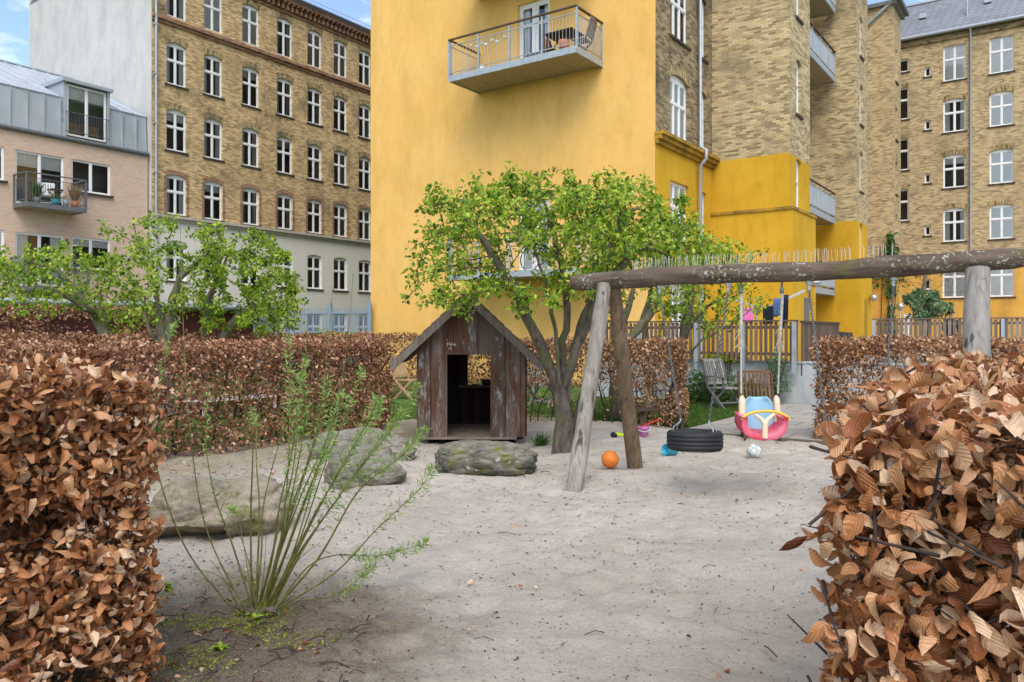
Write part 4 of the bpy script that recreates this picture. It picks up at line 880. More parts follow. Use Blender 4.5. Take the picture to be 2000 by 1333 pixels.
def crown(blobs, n, sd, under=None):
    """points in a union of ellipsoids given as photo pixels (cx, cy, rx, ry) at depth s +- rd"""
    out = []; tot = sum(b[2]*b[3] for b in blobs)
    for (cx, cy, rx, ry, s, rd) in blobs:
        k = int(n*rx*ry/tot)
        v = rng.normal(0, 1, (k, 3)); v = unit(v)*(rng.random((k, 1))**(1/2.6))
        for q in v:
            ss = s+q[2]*rd; px = cx+q[0]*rx; py = cy+q[1]*ry
            if under and under(px, py): continue
            p = W(px, py, ss); out.append(np.array([p.x, ss, p.z]))
    return out
def poly(pts): return [tuple(W(x, y, s)) for (x, y, s) in pts]
# central tree beside the playhouse, several stems from one stool
b0 = G(1101, 886); S0 = b0.y
att = crown([(880, 430, 70, 60, S0, 1.2), (950, 395, 100, 45, S0, 1.2), (1060, 385, 110, 48, S0, 1.3), (1180, 390, 110, 48, S0, 1.3), (1275, 410, 60, 42, S0, 1.0), (1010, 450, 130, 55, S0, 1.4), (1150, 455, 130, 60, S0, 1.4), (1280, 470, 90, 60, S0, 1.2), (850, 510, 62, 60, S0-.1, .8), (870, 585, 90, 32, S0-.3, .6), (940, 540, 80, 50, S0-.2, 1.0), (1060, 590, 80, 36, S0-.7, .45), (1150, 545, 90, 40, S0, 1.2), (1370, 500, 75, 42, S0+.4, .8), (918, 345, 12, 14, S0, .2)], 1250, 0)
tree('pollarded_tree', 'multi-stemmed knobbly tree in fresh green leaf beside the playhouse', tuple(b0),
     [(None, [tuple(b0-Vector((0, 0, .05)))]+poly([(1100, 800, S0), (1092, 760, S0), (1062, 690, S0-.05), (1040, 640, S0-.2), (1010, 560, S0-.3), (960, 500, S0-.2), (920, 440, S0)])),
      (2, poly([(1098, 760, S0+.05), (1100, 690, S0+.1), (1108, 600, S0+.1), (1098, 520, S0+.1), (1075, 440, S0), (1060, 390, S0)])),
      (4, poly([(1092, 740, S0-.1), (1086, 650, S0-.1), (1075, 590, S0-.3), (1040, 470, S0-.3)])),
      (3, poly([(1112, 730, S0+.2), (1132, 640, S0+.2), (1158, 570, S0+.2), (1190, 480, S0+.3), (1215, 420, S0+.3)])),
      (5, poly([(1120, 700, S0-.1), (1160, 590, S0-.1), (1230, 500, S0-.1), (1290, 460, S0)]))],
     att, .125, M['bark'], M['leaf'], .074, 14, kill=.18, shoots=16, spread=.10)
b1 = Vector(G(1122, 875)); 
tree('pollarded_tree', 'slim leaning grey tree between the central tree and the swing frame', tuple(b1), [(None, [tuple(b1)]+poly([(1135, 780, b1.y), (1158, 720, b1.y), (1175, 600, b1.y+.1), (1185, 500, b1.y+.2), (1180, 430, b1.y+.2)]))],
     crown([(1180, 400, 90, 55, b1.y+.2, .8), (1200, 480, 60, 50, b1.y+.2, .8)], 130, 0), .05, M['bark'], M['leaf'], .072, 14, shoots=4)
# three trees behind the hedge, right of centre
def bgtree(label, bx, s, trunks, blobs, n, r0, seed=0, ls=.062, leafm='leaf', lv=8, st=.16, name='pollarded_tree', group=None, barkm='bark_grey', **kw):
    base = W(bx, HOR+EYE*F/s, s); ls = ls*1.3 if name == 'pollarded_tree' else ls; lv = int(lv*1.15) if lv > 1 else 1; r0 *= 1.3; tr = [(None, [tuple(base)]+poly(trunks[0]))]+[(max(1, int(k)), poly(p)) for k, p in trunks[1:]]
    return tree(name, label, tuple(base), tr, crown(blobs, n, 0), r0, M[barkm], M[leafm], ls, lv, step=st, infl=2.2, kill=.26, spread=.10, group=group, **kw)
bgtree('pale grey forked tree behind the hedge and the swing legs', 1208, 14, [[(1200, 700, 14), (1228, 600, 14), (1240, 545, 14)], (6, [(1265, 620, 14.2), (1290, 570, 14.2), (1320, 530, 14.2)])], [(1230, 500, 100, 60, 14, 1.5), (1310, 560, 90, 50, 14, 1.2), (1180, 590, 55, 45, 14, 1)], 380, .09)
bgtree('twisted tree behind the hedge with a low curling branch', 1272, 15, [[(1268, 690, 15), (1255, 630, 15), (1270, 585, 15)], (6, [(1290, 650, 15), (1300, 610, 15)])], [(1330, 590, 80, 45, 15, 1.3), (1280, 520, 70, 45, 15, 1.2)], 170, .085)
bgtree('dark leaning tree spreading over the slat fence towards the washing', 1318, 14.4, [[(1325, 680, 14.4), (1345, 640, 14.4), (1380, 600, 14.4), (1430, 575, 14.4)], (5, [(1370, 665, 14.2), (1420, 640, 14.2), (1460, 610, 14.2)]), (3, [(1350, 560, 14.6), (1380, 500, 14.8)])],
       [(1400, 515, 95, 50, 14.6, 1.3), (1390, 600, 95, 40, 14.4, 1.1), (1475, 590, 38, 44, 14.4, .7), (1465, 502, 45, 20, 14.4, .5), (1330, 450, 60, 30, 14.6, 1)], 560, .10, barkm='bark')
# left hand group
bgtree('forked tree leaning left over the long left hedge', 205, 15.5, [[(208, 660, 15.5), (185, 610, 15.5), (145, 570, 15.4), (115, 530, 15.3), (60, 510, 15.2)], (8, [(205, 620, 15.6), (195, 570, 15.8), (215, 520, 16)]), (10, [(160, 600, 15), (90, 560, 14.6), (30, 545, 14.6)])],
       [(40, 525, 75, 38, 15.3, 1.4), (130, 500, 70, 38, 15.4, 1.4), (60, 590, 70, 32, 15.2, 1.1), (150, 590, 70, 40, 15.4, 1.2), (225, 540, 50, 50, 15.6, 1.2), (20, 560, 60, 50, 15.3, 1.2), (150, 545, 80, 40, 15.3, 1.2), (240, 600, 60, 45, 15.5, 1)], 640, .12, lv=10, ls=.07)
bgtree('gnarled tree with thick pruned knuckles above the left hedge', 315, 14.5, [[(318, 665, 14.5), (312, 600, 14.5), (298, 540, 14.4), (270, 480, 14.3), (240, 460, 14.2), (205, 442, 14.2)], (10, [(300, 520, 14.4), (268, 470, 14.4), (262, 440, 14.4), (300, 425, 14.4)]), (6, [(335, 600, 14.6), (350, 545, 14.6), (400, 500, 14.6), (428, 470, 14.6)]), (7, [(290, 640, 14.3), (282, 580, 14.3), (240, 520, 14.3)])],
       [(215, 455, 35, 28, 14.2, .6), (300, 440, 60, 30, 14.4, .9), (275, 510, 70, 50, 14.4, 1.2), (370, 490, 75, 50, 14.5, 1.2), (330, 560, 90, 45, 14.5, 1.2), (290, 600, 80, 40, 14.6, 1.2), (400, 460, 60, 25, 14.5, .8)], 620, .15, lv=8, ls=.066)
bgtree('broad light green tree left of the blue railing', 398, 15.5, [[(395, 665, 15.5), (405, 600, 15.5), (425, 540, 15.5), (445, 500, 15.5), (480, 485, 15.5), (520, 470, 15.5)], (6, [(450, 640, 15.6), (520, 575, 15.8), (560, 560, 15.8)]), (9, [(440, 480, 15.5), (462, 468, 15.5)])],
       [(500, 475, 42, 26, 15.5, .8), (440, 520, 80, 45, 15.5, 1.3), (530, 560, 70, 50, 15.7, 1.3), (460, 610, 110, 45, 15.4, 1.3), (555, 625, 45, 35, 15.8, 1.0), (400, 580, 60, 40, 15.4, 1), (500, 520, 90, 45, 15.5, 1.3), (480, 635, 100, 28, 15.4, 1.2)], 800, .13, lv=12, ls=.072)
bgtree('slim far tree with a curved trunk near the blue railing', 520, 19, [[(522, 660, 19), (535, 630, 19), (570, 605, 19)], (4, [(500, 620, 19), (495, 590, 19)])], [(560, 600, 45, 30, 19, 1), (510, 585, 45, 35, 19, 1.2)], 130, .07, ls=.08, lv=9)
# bare creeper and shrubs against the orange wall
bgtree('bare branched tree against the orange ground floor at the far right', 1800, 32, [[(1800, 620, 32), (1805, 560, 32), (1808, 520, 32)]], [(1770, 540, 70, 40, 32, 1.5), (1850, 545, 90, 45, 32, 2)], 140, .08, lv=0+1, ls=.03, st=.3)
bgtree('feathery green shrub above the weathered fence', 1815, 27, [[(1815, 640, 27), (1812, 600, 27)]], [(1795, 590, 28, 22, 27, .8), (1835, 600, 30, 24, 27, .8), (1810, 612, 45, 18, 27, .8)], 130, .05, lv=16, ls=.15, leafm='leaf_blue', name='shrub', cat='shrub')
def vine():
    t = thing('ivy', 'dark ivy climbing the corner beside the orange wall', 'ivy', B(-7.2, 45.0, 0)); P = []
    for k in range(900):
        z = random.random()**.8*8.5; wdt = .35+.25*math.sin(z*1.3)+(1.0 if 4.7 < z < 6.0 else 0); P.append(np.array(B(-7.45+random.gauss(0, wdt*.5), 45.1+random.uniform(-.15, .1), z*.72+(.5 if z > 4 else 0))))
    P = np.array(P); scatter('foliage', TREE_LEAF, P, unit(rng.normal(0, 1, P.shape)+[0, 0, -.5]), unit(rng.normal(0, .5, P.shape)+[.3, -1, .2]), rng.uniform(.12, .26, len(P)), rng.random(len(P))*.8, M['leaf_dark'], t)
    m = MB(); 
    for q in (-7.9, -7.6, -7.3): m.tube([B(q+random.gauss(0, .06), 45.17, z) for z in np.arange(0, 6.3, .5)], .02, 5, False)
    m.build('stem', M['twig'], t)
vine()
def bush(name, label, c, rx, ry, rz, n, ls, leafm, cat='bush', temps=None):
    t = thing(name, label, cat, (c[0], c[1], 0)); v = unit(rng.normal(0, 1, (n, 3)))*(rng.random((n, 1))**.4); s = np.array([mnoise.noise(Vector(q)*2.2+Vector(c)) for q in v]); v = v*(1+s[:, None]*.5); v[:, 2] = np.abs(v[:, 2])*1.0
    P = v*np.array([rx, ry, rz])+np.array(c); scatter('foliage', temps or TREE_LEAF, P, unit(v+rng.normal(0, .6, v.shape)+[0, 0, .3]), unit(rng.normal(0, .6, v.shape)+[0, -.2, .7]), ls*rng.uniform(.5, 1.2, n), np.clip(.5+rng.normal(0, .25, n), 0, .999), leafm, t)
    m = MB()
    for k in range(12):
        a = random.uniform(0, 6.28); q = Vector((math.cos(a)*rx*.7, math.sin(a)*ry*.7, rz*.8)); m.tube([Vector((c[0], c[1], 0)), Vector(c)+q*.4, Vector(c)+q], [.012, .008, .003], 5, False)
    m.build('stems', M['twig'], t); return t
p = B(-8.3, 16.2, 0); bush('perennial_plants', 'leafy green plants under the concrete wall left of the grey chair', (*B(-6.3, 16.3)[:2], .02), .75, .35, .62, 1500, .09, M['leaf_dark'], 'plants')
bush('perennial_plants', 'leafy green plants between the grey chair and the brown chair', (*B(-5.35, 16.3)[:2], .02), .45, .3, .5, 900, .085, M['leaf_dark'], 'plants')
bush('ivy', 'grey green creeper hanging over the end of the concrete wall', (*B(-4.9, 16.55)[:2], .25), .3, .16, .85, 520, .07, M['leaf_blue'], 'ivy')
bush('low_shrub', 'yellow green shrublet spilling over the left end of the concrete wall', (*B(-6.1, 16.85)[:2], .85), .5, .3, .2, 900, .055, M['leaf_gold'], 'shrub')
bush('low_shrub', 'bright green low shrub under the blue railing fence', (*W(655, 650, 23.5)[:2], 1.1), 1.25, .4, .42, 1500, .085, M['leaf_gold'], 'shrub')
bush('shrub', 'small shrub growing behind the slat fence under the washing', (*B(-7.1, 17.6)[:2], 1.6), .42, .3, .42, 420, .07, M['leaf_dark'], 'shrub')
def grassy():
    def zone(n, fn): 
        return np.array([fn() for _ in range(n)])
    A = zone(16000, lambda: (lambda p: (p.x, p.y, -.045))(B(random.uniform(-7.6, -4.8), 12.1+4.4*random.random()**1.2, 0)))
    A2_ = zone(9000, lambda: (lambda p: (p.x, p.y, -.045))(B(random.uniform(-12.6, -9.3), random.uniform(3.0, 12.5), 0)))
    A3 = zone(8000, lambda: (lambda p: (p.x, p.y, -.045))(B(random.uniform(-9.0, -6.5), random.uniform(12.5, 15.5), 0)))
    P = np.concatenate([A, A2_, A3]); n = len(P); Tm = [(np.array([(-.5, 0, 0), (.5, 0, 0), (.3, .6, .1), (0, 1, .3)])*np.array([.12, 1, 1]), np.array([(0, 1, 2, 3)]))]
    o = scatter('lawn_grass', Tm, P, unit(rng.normal(0, .35, (n, 3))+[0, 0, 1]), unit(rng.normal(0, 1, (n, 3))), rng.uniform(.05, .11, n), rng.random(n), M['grass'], None); tag(o, 'short green lawn between the hedges', 'grass', kind='stuff')
grassy()

# ------------------------------------------------------------------ boulders
def rock_mat(name, c1, c2, dark, moss, mossamt, lich=.5, dust=.5):
    t = NT(name, .9, .2); a = t.noise(3.5, 8, .7); b = t.noise(24, 5, .65); c = t.mix(t.ramp(a, [(.36, 0.0), (.62, 1.0)]), c1, c2)
    c = t.mix(t.ramp(b, [(.52, 0.0), (.66, .55)]), c, dark); geo = t.n('ShaderNodeNewGeometry'); sp = t.n('ShaderNodeSeparateXYZ'); t.l(geo.outputs['True Normal'], sp.inputs[0])
    mm = t.ramp(t.noise(5, 7, .75, loc=(4, 4, 4)), [(.53, 0.0), (.63, mossamt)]); c = t.mix(mm, c, moss)
    c = t.mix(t.ramp(t.noise(13, 4, .6, loc=(1, 9, 4)), [(.66, 0.0), (.69, lich)]), c, (.42, .42, .36)); top_ = t.ramp(sp.outputs[2], [(.55, 0.0), (.95, 1.0)]); c = t.mix(t.math('MULTIPLY', t.math('MULTIPLY', top_, t.ramp(t.noise(6, 6, .7, loc=(3, 0, 3)), [(.35, 0.0), (.6, 1.0)])), dust), c, (.36, .32, .26)); t.col(c)
    n0 = t.bump(t.noise(70, 6, .7), .7, .006); n1 = t.bump(b, .8, .014, n0); t.bump(t.noise(8, 7, .7, dist=.8), .8, .03, n1); return t.m
def boulder(label, c, rx, ry, rz, seed, mat, flat=1.0, yaw=0.0, sink=.25, cut=None):
    bm = bmesh.new(); bmesh.ops.create_icosphere(bm, subdivisions=6, radius=1); so_ = Vector((seed*3.1, seed*1.7, seed))
    for v in bm.verts:
        d = v.co.copy(); e = 1+.26*mnoise.noise(d*1.1+so_)+.13*mnoise.noise(d*2.3+so_)+.05*mnoise.noise(d*5+so_)+.035*mnoise.noise(d*10+so_)+.018*mnoise.noise(d*22+so_)+.008*mnoise.noise(d*45+so_)
        rid = 1-abs(mnoise.noise(d*1.7+so_*2)); e -= .05*rid**8; rid = 1-abs(mnoise.noise(d*3.9+so_)); e -= .02*rid**10
        q = d*e; q = Vector((math.copysign(abs(q.x)**.88, q.x), math.copysign(abs(q.y)**.88, q.y), q.z))
        if q.z > 0: q.z = math.copysign(abs(q.z)**flat, q.z)
        if cut: q = cut(q)
        v.co = Vector((q.x*rx, q.y*ry, q.z*rz))
    for f in bm.faces: f.smooth = True
    me = bpy.data.meshes.new('boulder'); bm.to_mesh(me); bm.free(); me.materials.append(mat); o = bpy.data.objects.new('boulder', me); C.objects.link(o)
    o.location = (c[0], c[1], rz*(1-sink)*.55-.02); o.rotation_euler = (0, 0, yaw); tag(o, label, 'boulder', 'boulders in the sand'); return o
RK1 = rock_mat('brownish_granite', (.19, .155, .11), (.36, .305, .23), (.09, .075, .055), (.13, .13, .028), .85)
RK2 = rock_mat('grey_granite', (.135, .12, .098), (.27, .245, .205), (.08, .07, .058), (.10, .11, .04), .6, .35)
RK3 = rock_mat('mossy_dark_granite', (.075, .072, .052), (.19, .18, .14), (.04, .042, .03), (.12, .14, .02), .9, .8, .6)
c = G(430, 1062); boulder('large tilted brownish boulder with a dark undercut at its left foot behind the willow shoots', (c.x-.13, c.y+.30), .52, .36, .315, 3, RK1, 1.25, .12, .1, lambda q: Vector((q.x, q.y, q.z+(q.x*.10))) if q.z > 0 else Vector((q.x*(1-.2*max(0, -q.z)), q.y*(1-.75*min(1, max(0, -q.z)*2.2)) if q.x < .25 else q.y*(1-.3*max(0, -q.z)), q.z)))
c = G(706, 950); boulder('rounded grey boulder in front of the other grey boulder', (c.x, c.y+.25), .40, .33, .255, 9, RK2, 1.1, .3, .25)
c = G(688, 918); boulder('broad grey boulder behind the rounded one, left of the playhouse', (c.x+.0, c.y+.75), .66, .36, .25, 14, RK2, 1.1, -.1, .2)
c = G(945, 930); boulder('low flat topped mossy boulder lying as a step before the playhouse door', (c.x, c.y+.30), .555, .36, .225, 21, RK3, .72, .05, .1)

# ------------------------------------------------------------------ willow shoots
def willow():
    bpt = G(500, 1196); t = thing('willow_shrub', 'clump of tall thin olive willow shoots with feathery tips in the sandy soil', 'shrub', tuple(bpt)); s0 = bpt.y; m = MB(); LP = []; LD = []; LS = []
    data = [ # control pixels of each shoot, depth offset at the tip, leaf start fraction, leaf density
     ([(455, 1188), (360, 1062), (302, 865), (322, 690), (350, 622)], .25, .62, 26), ([(481, 1193), (405, 1029), (360, 829), (352, 650), (351, 418)], .3, 2, 0), ([(490, 1180), (450, 1060), (420, 965), (405, 860), (408, 752)], .2, .45, 22),
     ([(492, 1160), (490, 1000), (489, 855), (470, 760), (450, 700)], -.1, 2, 0), ([(500, 1180), (505, 1000), (503, 900), (500, 840), (492, 800)], .35, .8, 10), ([(512, 1185), (545, 1050), (562, 900), (568, 760), (566, 662)], .15, .5, 34),
     ([(515, 1185), (548, 1060), (575, 930), (588, 820), (590, 737)], -.15, .45, 34), ([(520, 1180), (558, 1060), (598, 930), (622, 820), (640, 742)], .2, .5, 32), ([(522, 1178), (570, 1050), (640, 860), (672, 700), (690, 534)], .35, 2, 0),
     ([(518, 1180), (560, 1040), (612, 860), (640, 720), (650, 560)], .1, 2, 0), ([(525, 1185), (580, 1060), (640, 900), (690, 790), (708, 720)], .3, .6, 22), ([(528, 1185), (590, 1060), (650, 940), (712, 830), (740, 780)], -.1, .5, 40),
     ([(532, 1185), (600, 1060), (690, 930), (772, 830), (816, 752)], .25, .5, 46), ([(535, 1190), (620, 1090), (705, 960), (780, 890), (828, 838)], .05, .5, 44), ([(540, 1190), (650, 1120), (745, 1030), (815, 960), (845, 915)], -.2, .55, 30),
     ([(545, 1178), (600, 1110), (660, 1085), (745, 1085), (832, 1062)], .45, .62, 46), ([(540, 1195), (590, 1175), (650, 1165), (690, 1135), (724, 1103)], -.3, .6, 30), ([(508, 1180), (535, 1040), (562, 910), (585, 800), (598, 700)], .3, .7, 18),
     ([(516, 1182), (550, 1070), (590, 960), (632, 860), (668, 770)], -.2, .55, 34), ([(524, 1184), (575, 1080), (630, 980), (690, 880), (742, 800)], .1, .5, 36), ([(505, 1185), (528, 1090), (552, 990), (570, 880), (580, 800)], -.25, .7, 16),
     ([(530, 1186), (588, 1090), (655, 985), (730, 880), (790, 800)], .3, .5, 44), ([(500, 1185), (512, 1080), (520, 980), (560, 820), (600, 690)], .2, .8, 8), ([(512, 1186), (545, 1100), (578, 1010), (620, 920), (650, 850)], -.3, .6, 26),
     ([(470, 1194), (430, 1130), (412, 1095)], 0, 2, 0), ([(495, 1190), (480, 1080), (465, 1010), (450, 990)], .5, .75, 14), ([(520, 1190), (560, 1120), (590, 1085), (625, 1060)], -.35, 2, 0), ([(505, 1190), (515, 1120), (520, 1040)], -.1, 2, 0), ([(525, 1180), (560, 1090), (600, 1000), (625, 930), (640, 880)], .15, .6, 20),
     ([(500, 1188), (488, 1120), (462, 1040), (440, 1000)], .0, 2, 0), ([(478, 1190), (450, 1150), (420, 1122), (380, 1112)], .1, 2, 0)]
    for pts, dz, ls, ld in data:
        K = [W(x, y, s0+dz*i/(len(pts)-1)+random.uniform(-.02, .02)) for i, (x, y) in enumerate(pts)]; kx = [0]+[random.gauss(0, .012) for _ in K[1:-1]]+[0]; K = [v+Vector((k_, 0, 0)) for v, k_ in zip(K, kx)]; K = [Vector((bpt.x+(K[0].x-bpt.x)*.6, s0+random.uniform(-.05, .05), .0))]+K
        cv = []
        for i in range(len(K)-1):                       # Catmull-Rom
            p0, p1, p2, p3 = K[max(i-1, 0)], K[i], K[i+1], K[min(i+2, len(K)-1)]
            for q in range(8):
                u = q/8; cv.append(.5*((2*p1)+(p2-p0)*u+(2*p0-5*p1+4*p2-p3)*u*u+(-p0+3*p1-3*p2+p3)*u**3))
        cv.append(K[-1]); N = len(cv); L = sum((cv[i+1]-cv[i]).length for i in range(N-1)); r0 = random.uniform(.0058, .0088) if L > .9 else .0045
        m.tube(cv, [max(.0013, r0*(1-.85*i/N)) for i in range(N)], 7, True)
        if ls < 1:
            for q in range(int(ld*(6.5 if ld > 33 else 4.6))):
                f = ls+(1-ls)*random.random()**.8; i = min(N-2, int(f*(N-1))); d = (cv[i+1]-cv[i]).normalized(); fr = f*(N-1)-i; p = cv[i]+(cv[i+1]-cv[i])*fr
                side = Vector(rng.normal(0, 1, 3)); side = (side-d*side.dot(d)).normalized()
                if ld > 28 and random.random() < .8:     # short side twigs carry the leaves
                    tl = random.uniform(.03, .13)*(1.25-f); p = p+(side*.75+d*.7).normalized()*tl*random.random(); 
                LP.append(p); LD.append(side*.9+d*random.uniform(.0, 1.0)+Vector(rng.normal(0, .3, 3))); LS.append(random.uniform(.02, .048))
            for q in range(int(ld*.5)):
                f = ls+(1-ls)*random.random(); i = min(N-2, int(f*(N-1))); d = (cv[i+1]-cv[i]).normalized(); side = Vector(rng.normal(0, 1, 3)); side = (side-d*side.dot(d)).normalized()
                m.tube([cv[i], cv[i]+(side*.75+d*.7).normalized()*random.uniform(.04, .13)*(1.25-f)], [.0016, .0008], 4, False)
    st = MB()
    for k in range(11):
        a = random.uniform(0, 6.28); l = random.uniform(.05, .14); st.tube([bpt+Vector((0, 0, -.03)), bpt+Vector((math.cos(a)*l*.5, math.sin(a)*l*.3, .02)), bpt+Vector((math.cos(a)*l, math.sin(a)*l*.6, random.uniform(.0, .05)))], [.022, .017, .010], 7, True, wob=.5)
    st.build('stump', M['bark'], t)
    m.build('shoots', M['willow_stem'], t)
    LP = np.array([tuple(v) for v in LP]); LD = np.array([tuple(v) for v in LD]); n = len(LP)
    T_ = [(np.array([(0, 0, 0), (-.10, .4, .04), (0, 1, -.05*k), (.10, .4, .04)]), np.array([(0, 3, 2, 1)])) for k in (1, 3, -2)]
    scatter('foliage', T_, LP, LD, unit(rng.normal(0, 1, (n, 3))), np.array(LS), np.clip(.5+rng.normal(0, .25, n), 0, .999), M['willow_leaf'], t)
willow()

# ------------------------------------------------------------------ playhouse
def playhouse():
    s = 10.6; base = Vector(((919-1000)/F*s, s, .03)); k = s/F; t = thing('playhouse', 'small dark wooden playhouse with steep gable roof and open doorway', 'playhouse', tuple(base))
    X = lambda px: (px-919)*k; Z = lambda py: EYE+(HOR-py)*k-.03
    wl, wr, D, eave, apex = X(814), X(1026), 1.5, Z(712), Z(592); zb = .07; xa = X(914); dl, dr, dt = X(873), X(958), Z(693); sill = Z(765)+.14
    _run = (X(1058)-X(770))/2+.02; _za = apex+.11; _ze = Z(716)+.015; zroof = lambda x: _za-(_za-_ze)*abs(x-xa)/_run-.004
    def plank(m, x0, x1, y0, y1, z0, cut=True, a=0):
        z0_ = z0; m.a = a; n = 1
        m.hexa([(x0, y0, z0_), (x1, y0, z0_), (x1, y1, z0_), (x0, y1, z0_), (x0, y0, zroof(x0)), (x1, y0, zroof(x1)), (x1, y1, zroof(x1)), (x0, y1, zroof(x0))])
    m = MB()
    # (left px, right px, proud, chalk level): the chalk level picks how strongly the plank was chalked
    for (a, b, pr_, ck) in ((814, 818.5, 0, 0), (817.5, 840.5, 1, 2), (840, 846, 0, 0), (843, 868, 1, 1), (867, 873, 0, 0), (958, 963, 0, 0), (962, 986, 1, 2), (985, 990, 0, 0), (988, 1015, 1, 1), (1014, 1026, 0, 0)):
        plank(m, X(a), X(b), -.024*pr_, .024-.024*pr_, zb, a=ck+random.random()*.9)
    for (a, b, pr_, ck) in ((868.5, 903, 0, 0), (901, 932, 1, 2), (930, 962, 0, 0)):
        x0, x1 = X(a), X(b); m.a = ck+random.random()*.9; y0, y1 = -.022*pr_+.001, .021-.022*pr_; xm = min(max(xa, x0), x1)
        if x0 < xa < x1:
            for (p, q) in ((x0, xa), (xa, x1)): m.hexa([(p, y0, dt), (q, y0, dt), (q, y1, dt), (p, y1, dt), (p, y0, zroof(p)), (q, y0, zroof(q)), (q, y1, zroof(q)), (p, y1, zroof(p))])
        else: m.hexa([(x0, y0, dt), (x1, y0, dt), (x1, y1, dt), (x0, y1, dt), (x0, y0, zroof(x0)), (x1, y0, zroof(x1)), (x1, y1, zroof(x1)), (x0, y1, zroof(x0))])
    m.build('front_wall', M['wood_house'], t, 'local')
    m = MB(); m.a = .4; m.box(dl-.03, dl, .025, .07, zb, dt); m.box(dr, dr+.03, .025, .07, zb, dt); m.box(dl-.03, dr+.03, .025, .07, dt, dt+.06); m.build('door_frame', M['wood_house'], t, 'local')
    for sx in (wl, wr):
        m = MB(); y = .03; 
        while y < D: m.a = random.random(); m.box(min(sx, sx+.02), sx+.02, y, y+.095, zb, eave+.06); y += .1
        m.build('side_wall', M['wood_inner_shade'], t, 'local')
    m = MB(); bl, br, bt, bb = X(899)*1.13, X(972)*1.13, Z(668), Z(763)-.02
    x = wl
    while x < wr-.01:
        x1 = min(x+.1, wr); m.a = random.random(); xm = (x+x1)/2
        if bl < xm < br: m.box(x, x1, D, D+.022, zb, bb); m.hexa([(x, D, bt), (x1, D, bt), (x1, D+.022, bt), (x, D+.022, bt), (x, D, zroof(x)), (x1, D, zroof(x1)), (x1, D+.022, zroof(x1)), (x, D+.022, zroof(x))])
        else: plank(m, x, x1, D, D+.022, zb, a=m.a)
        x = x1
    m.build('back_wall', M['wood_inner_shade'], t, 'local')
    m = MB(); m.a = .3; m.box(bl-.1, br+.1, D-.22, D-.001, bb-.03, bb); m.build('shelf', M['wood_roof'], t, 'local')
    m = MB(); m.a = .8
    for i in range(8): m.a = random.random(); m.box(dl-.35, dr+.35, -.02+i*.19 if i else -.03, .165+i*.19, zb-.03, zb+.0) if i < 8 else None
    m.build('floor', plain('worn_floor_boards', (.20, .155, .12), .8, .2, 0, .25, 8), t, 'local')
    for sx in (-1, 1):
        m = MB(); yo, yb = -.20, D+.22; run = (X(1058)-X(770))/2+.02; th = .028
        x_e = xa+sx*run; ze = Z(716)+.015; za = apex+.11; nrm = Vector((sx*(za-ze), 0, run)).normalized(); dwn = Vector((x_e-xa, 0, ze-za)); n = 9
        for i in range(n):                               # lapped roof boards
            a = Vector((xa, 0, za))+dwn*(i/n); b_ = Vector((xa, 0, za))+dwn*((i+1)/n); o = nrm*.012; m.a = random.random()
            m.hexa([(a.x, yo, a.z), (b_.x, yo, b_.z), (b_.x, yb, b_.z), (a.x, yb, a.z), (a.x+nrm.x*th, yo, a.z+nrm.z*th), (b_.x+nrm.x*(th+.012), yo, b_.z+nrm.z*(th+.012)), (b_.x+nrm.x*(th+.012), yb, b_.z+nrm.z*(th+.012)), (a.x+nrm.x*th, yb, a.z+nrm.z*th)])
        m.build('roof_slope', M['wood_roof'], t, 'local')
        m = MB(); m.a = .9 if sx < 0 else .6; off = nrm*-.075; m.hexa([(xa, yo-.03, za-.10), (x_e+off.x*.2, yo-.03, ze-.085), (x_e+off.x*.2, yo-.001, ze-.085), (xa, yo-.001, za-.10), (xa, yo-.03, za+.02), (x_e, yo-.03, ze+.02), (x_e, yo-.001, ze+.02), (xa, yo-.001, za+.02)]); m.build('bargeboard', M['wood_roof'], t, 'local')
    m = MB(); m.a = .5; m.box(xa-.03, xa+.03, yo-.02, D+.2, za-.02, za+.045); m.build('ridge_board', M['wood_roof'], t, 'local')
    for x in (wl+.02, X(905), wr-.14):
        m = MB(); m.a = random.random(); m.box(x, x+.12, .04, D-.05, -.05, zb-.031); m.build('bearer', M['wood_roof'], t, 'local')
    m = MB(); pts = [(431, 350), (437, 362), (433, 352)]     # faint chalk scribble left above the door
    for (a, b) in (((840, 672), (858, 674)), ((841, 668), (841, 677)), ((845, 669), (846, 676)), ((850, 669), (849, 677)), ((855, 670), (855, 677)), ((840, 663), (841, 665)), ((843, 683), (847, 679)), ((847, 679), (849, 685))):
        p = (X(a[0]+33), -.003, Z(a[1])), (X(b[0]+33), -.003, Z(b[1])); m.bar(p[0], p[1], .007, .003, (0, 1, 0))
    m.build('chalk_scribble', plain('chalk', (.5, .5, .48), .95), t, 'local')
    pot = MB(); pot.lathe([(0, 0), (.055, 0), (.075, .03), (.08, .085), (.074, .085), (.066, .03), (0, .015)], n=20); o = pot.build('toy_pot', plain('black_enamel', (.01, .012, .014), .35, .5)); o.location = base+Vector((X(940)*1.15, D-.11, bb)); tag(o, 'small black toy cooking pot on the shelf inside the playhouse', 'toy pot')
    pn = MB(); pn.lathe([(0, 0), (.05, 0), (.058, .015), (.05, .01), (0, .006)], n=18); o = pn.build('toy_dish', plain('red_brown_plastic', (.16, .05, .03), .5)); o.location = base+Vector((X(920)*1.15, D-.12, bb)); tag(o, 'flat reddish toy dish beside the black pot in the playhouse', 'toy dish')
playhouse()
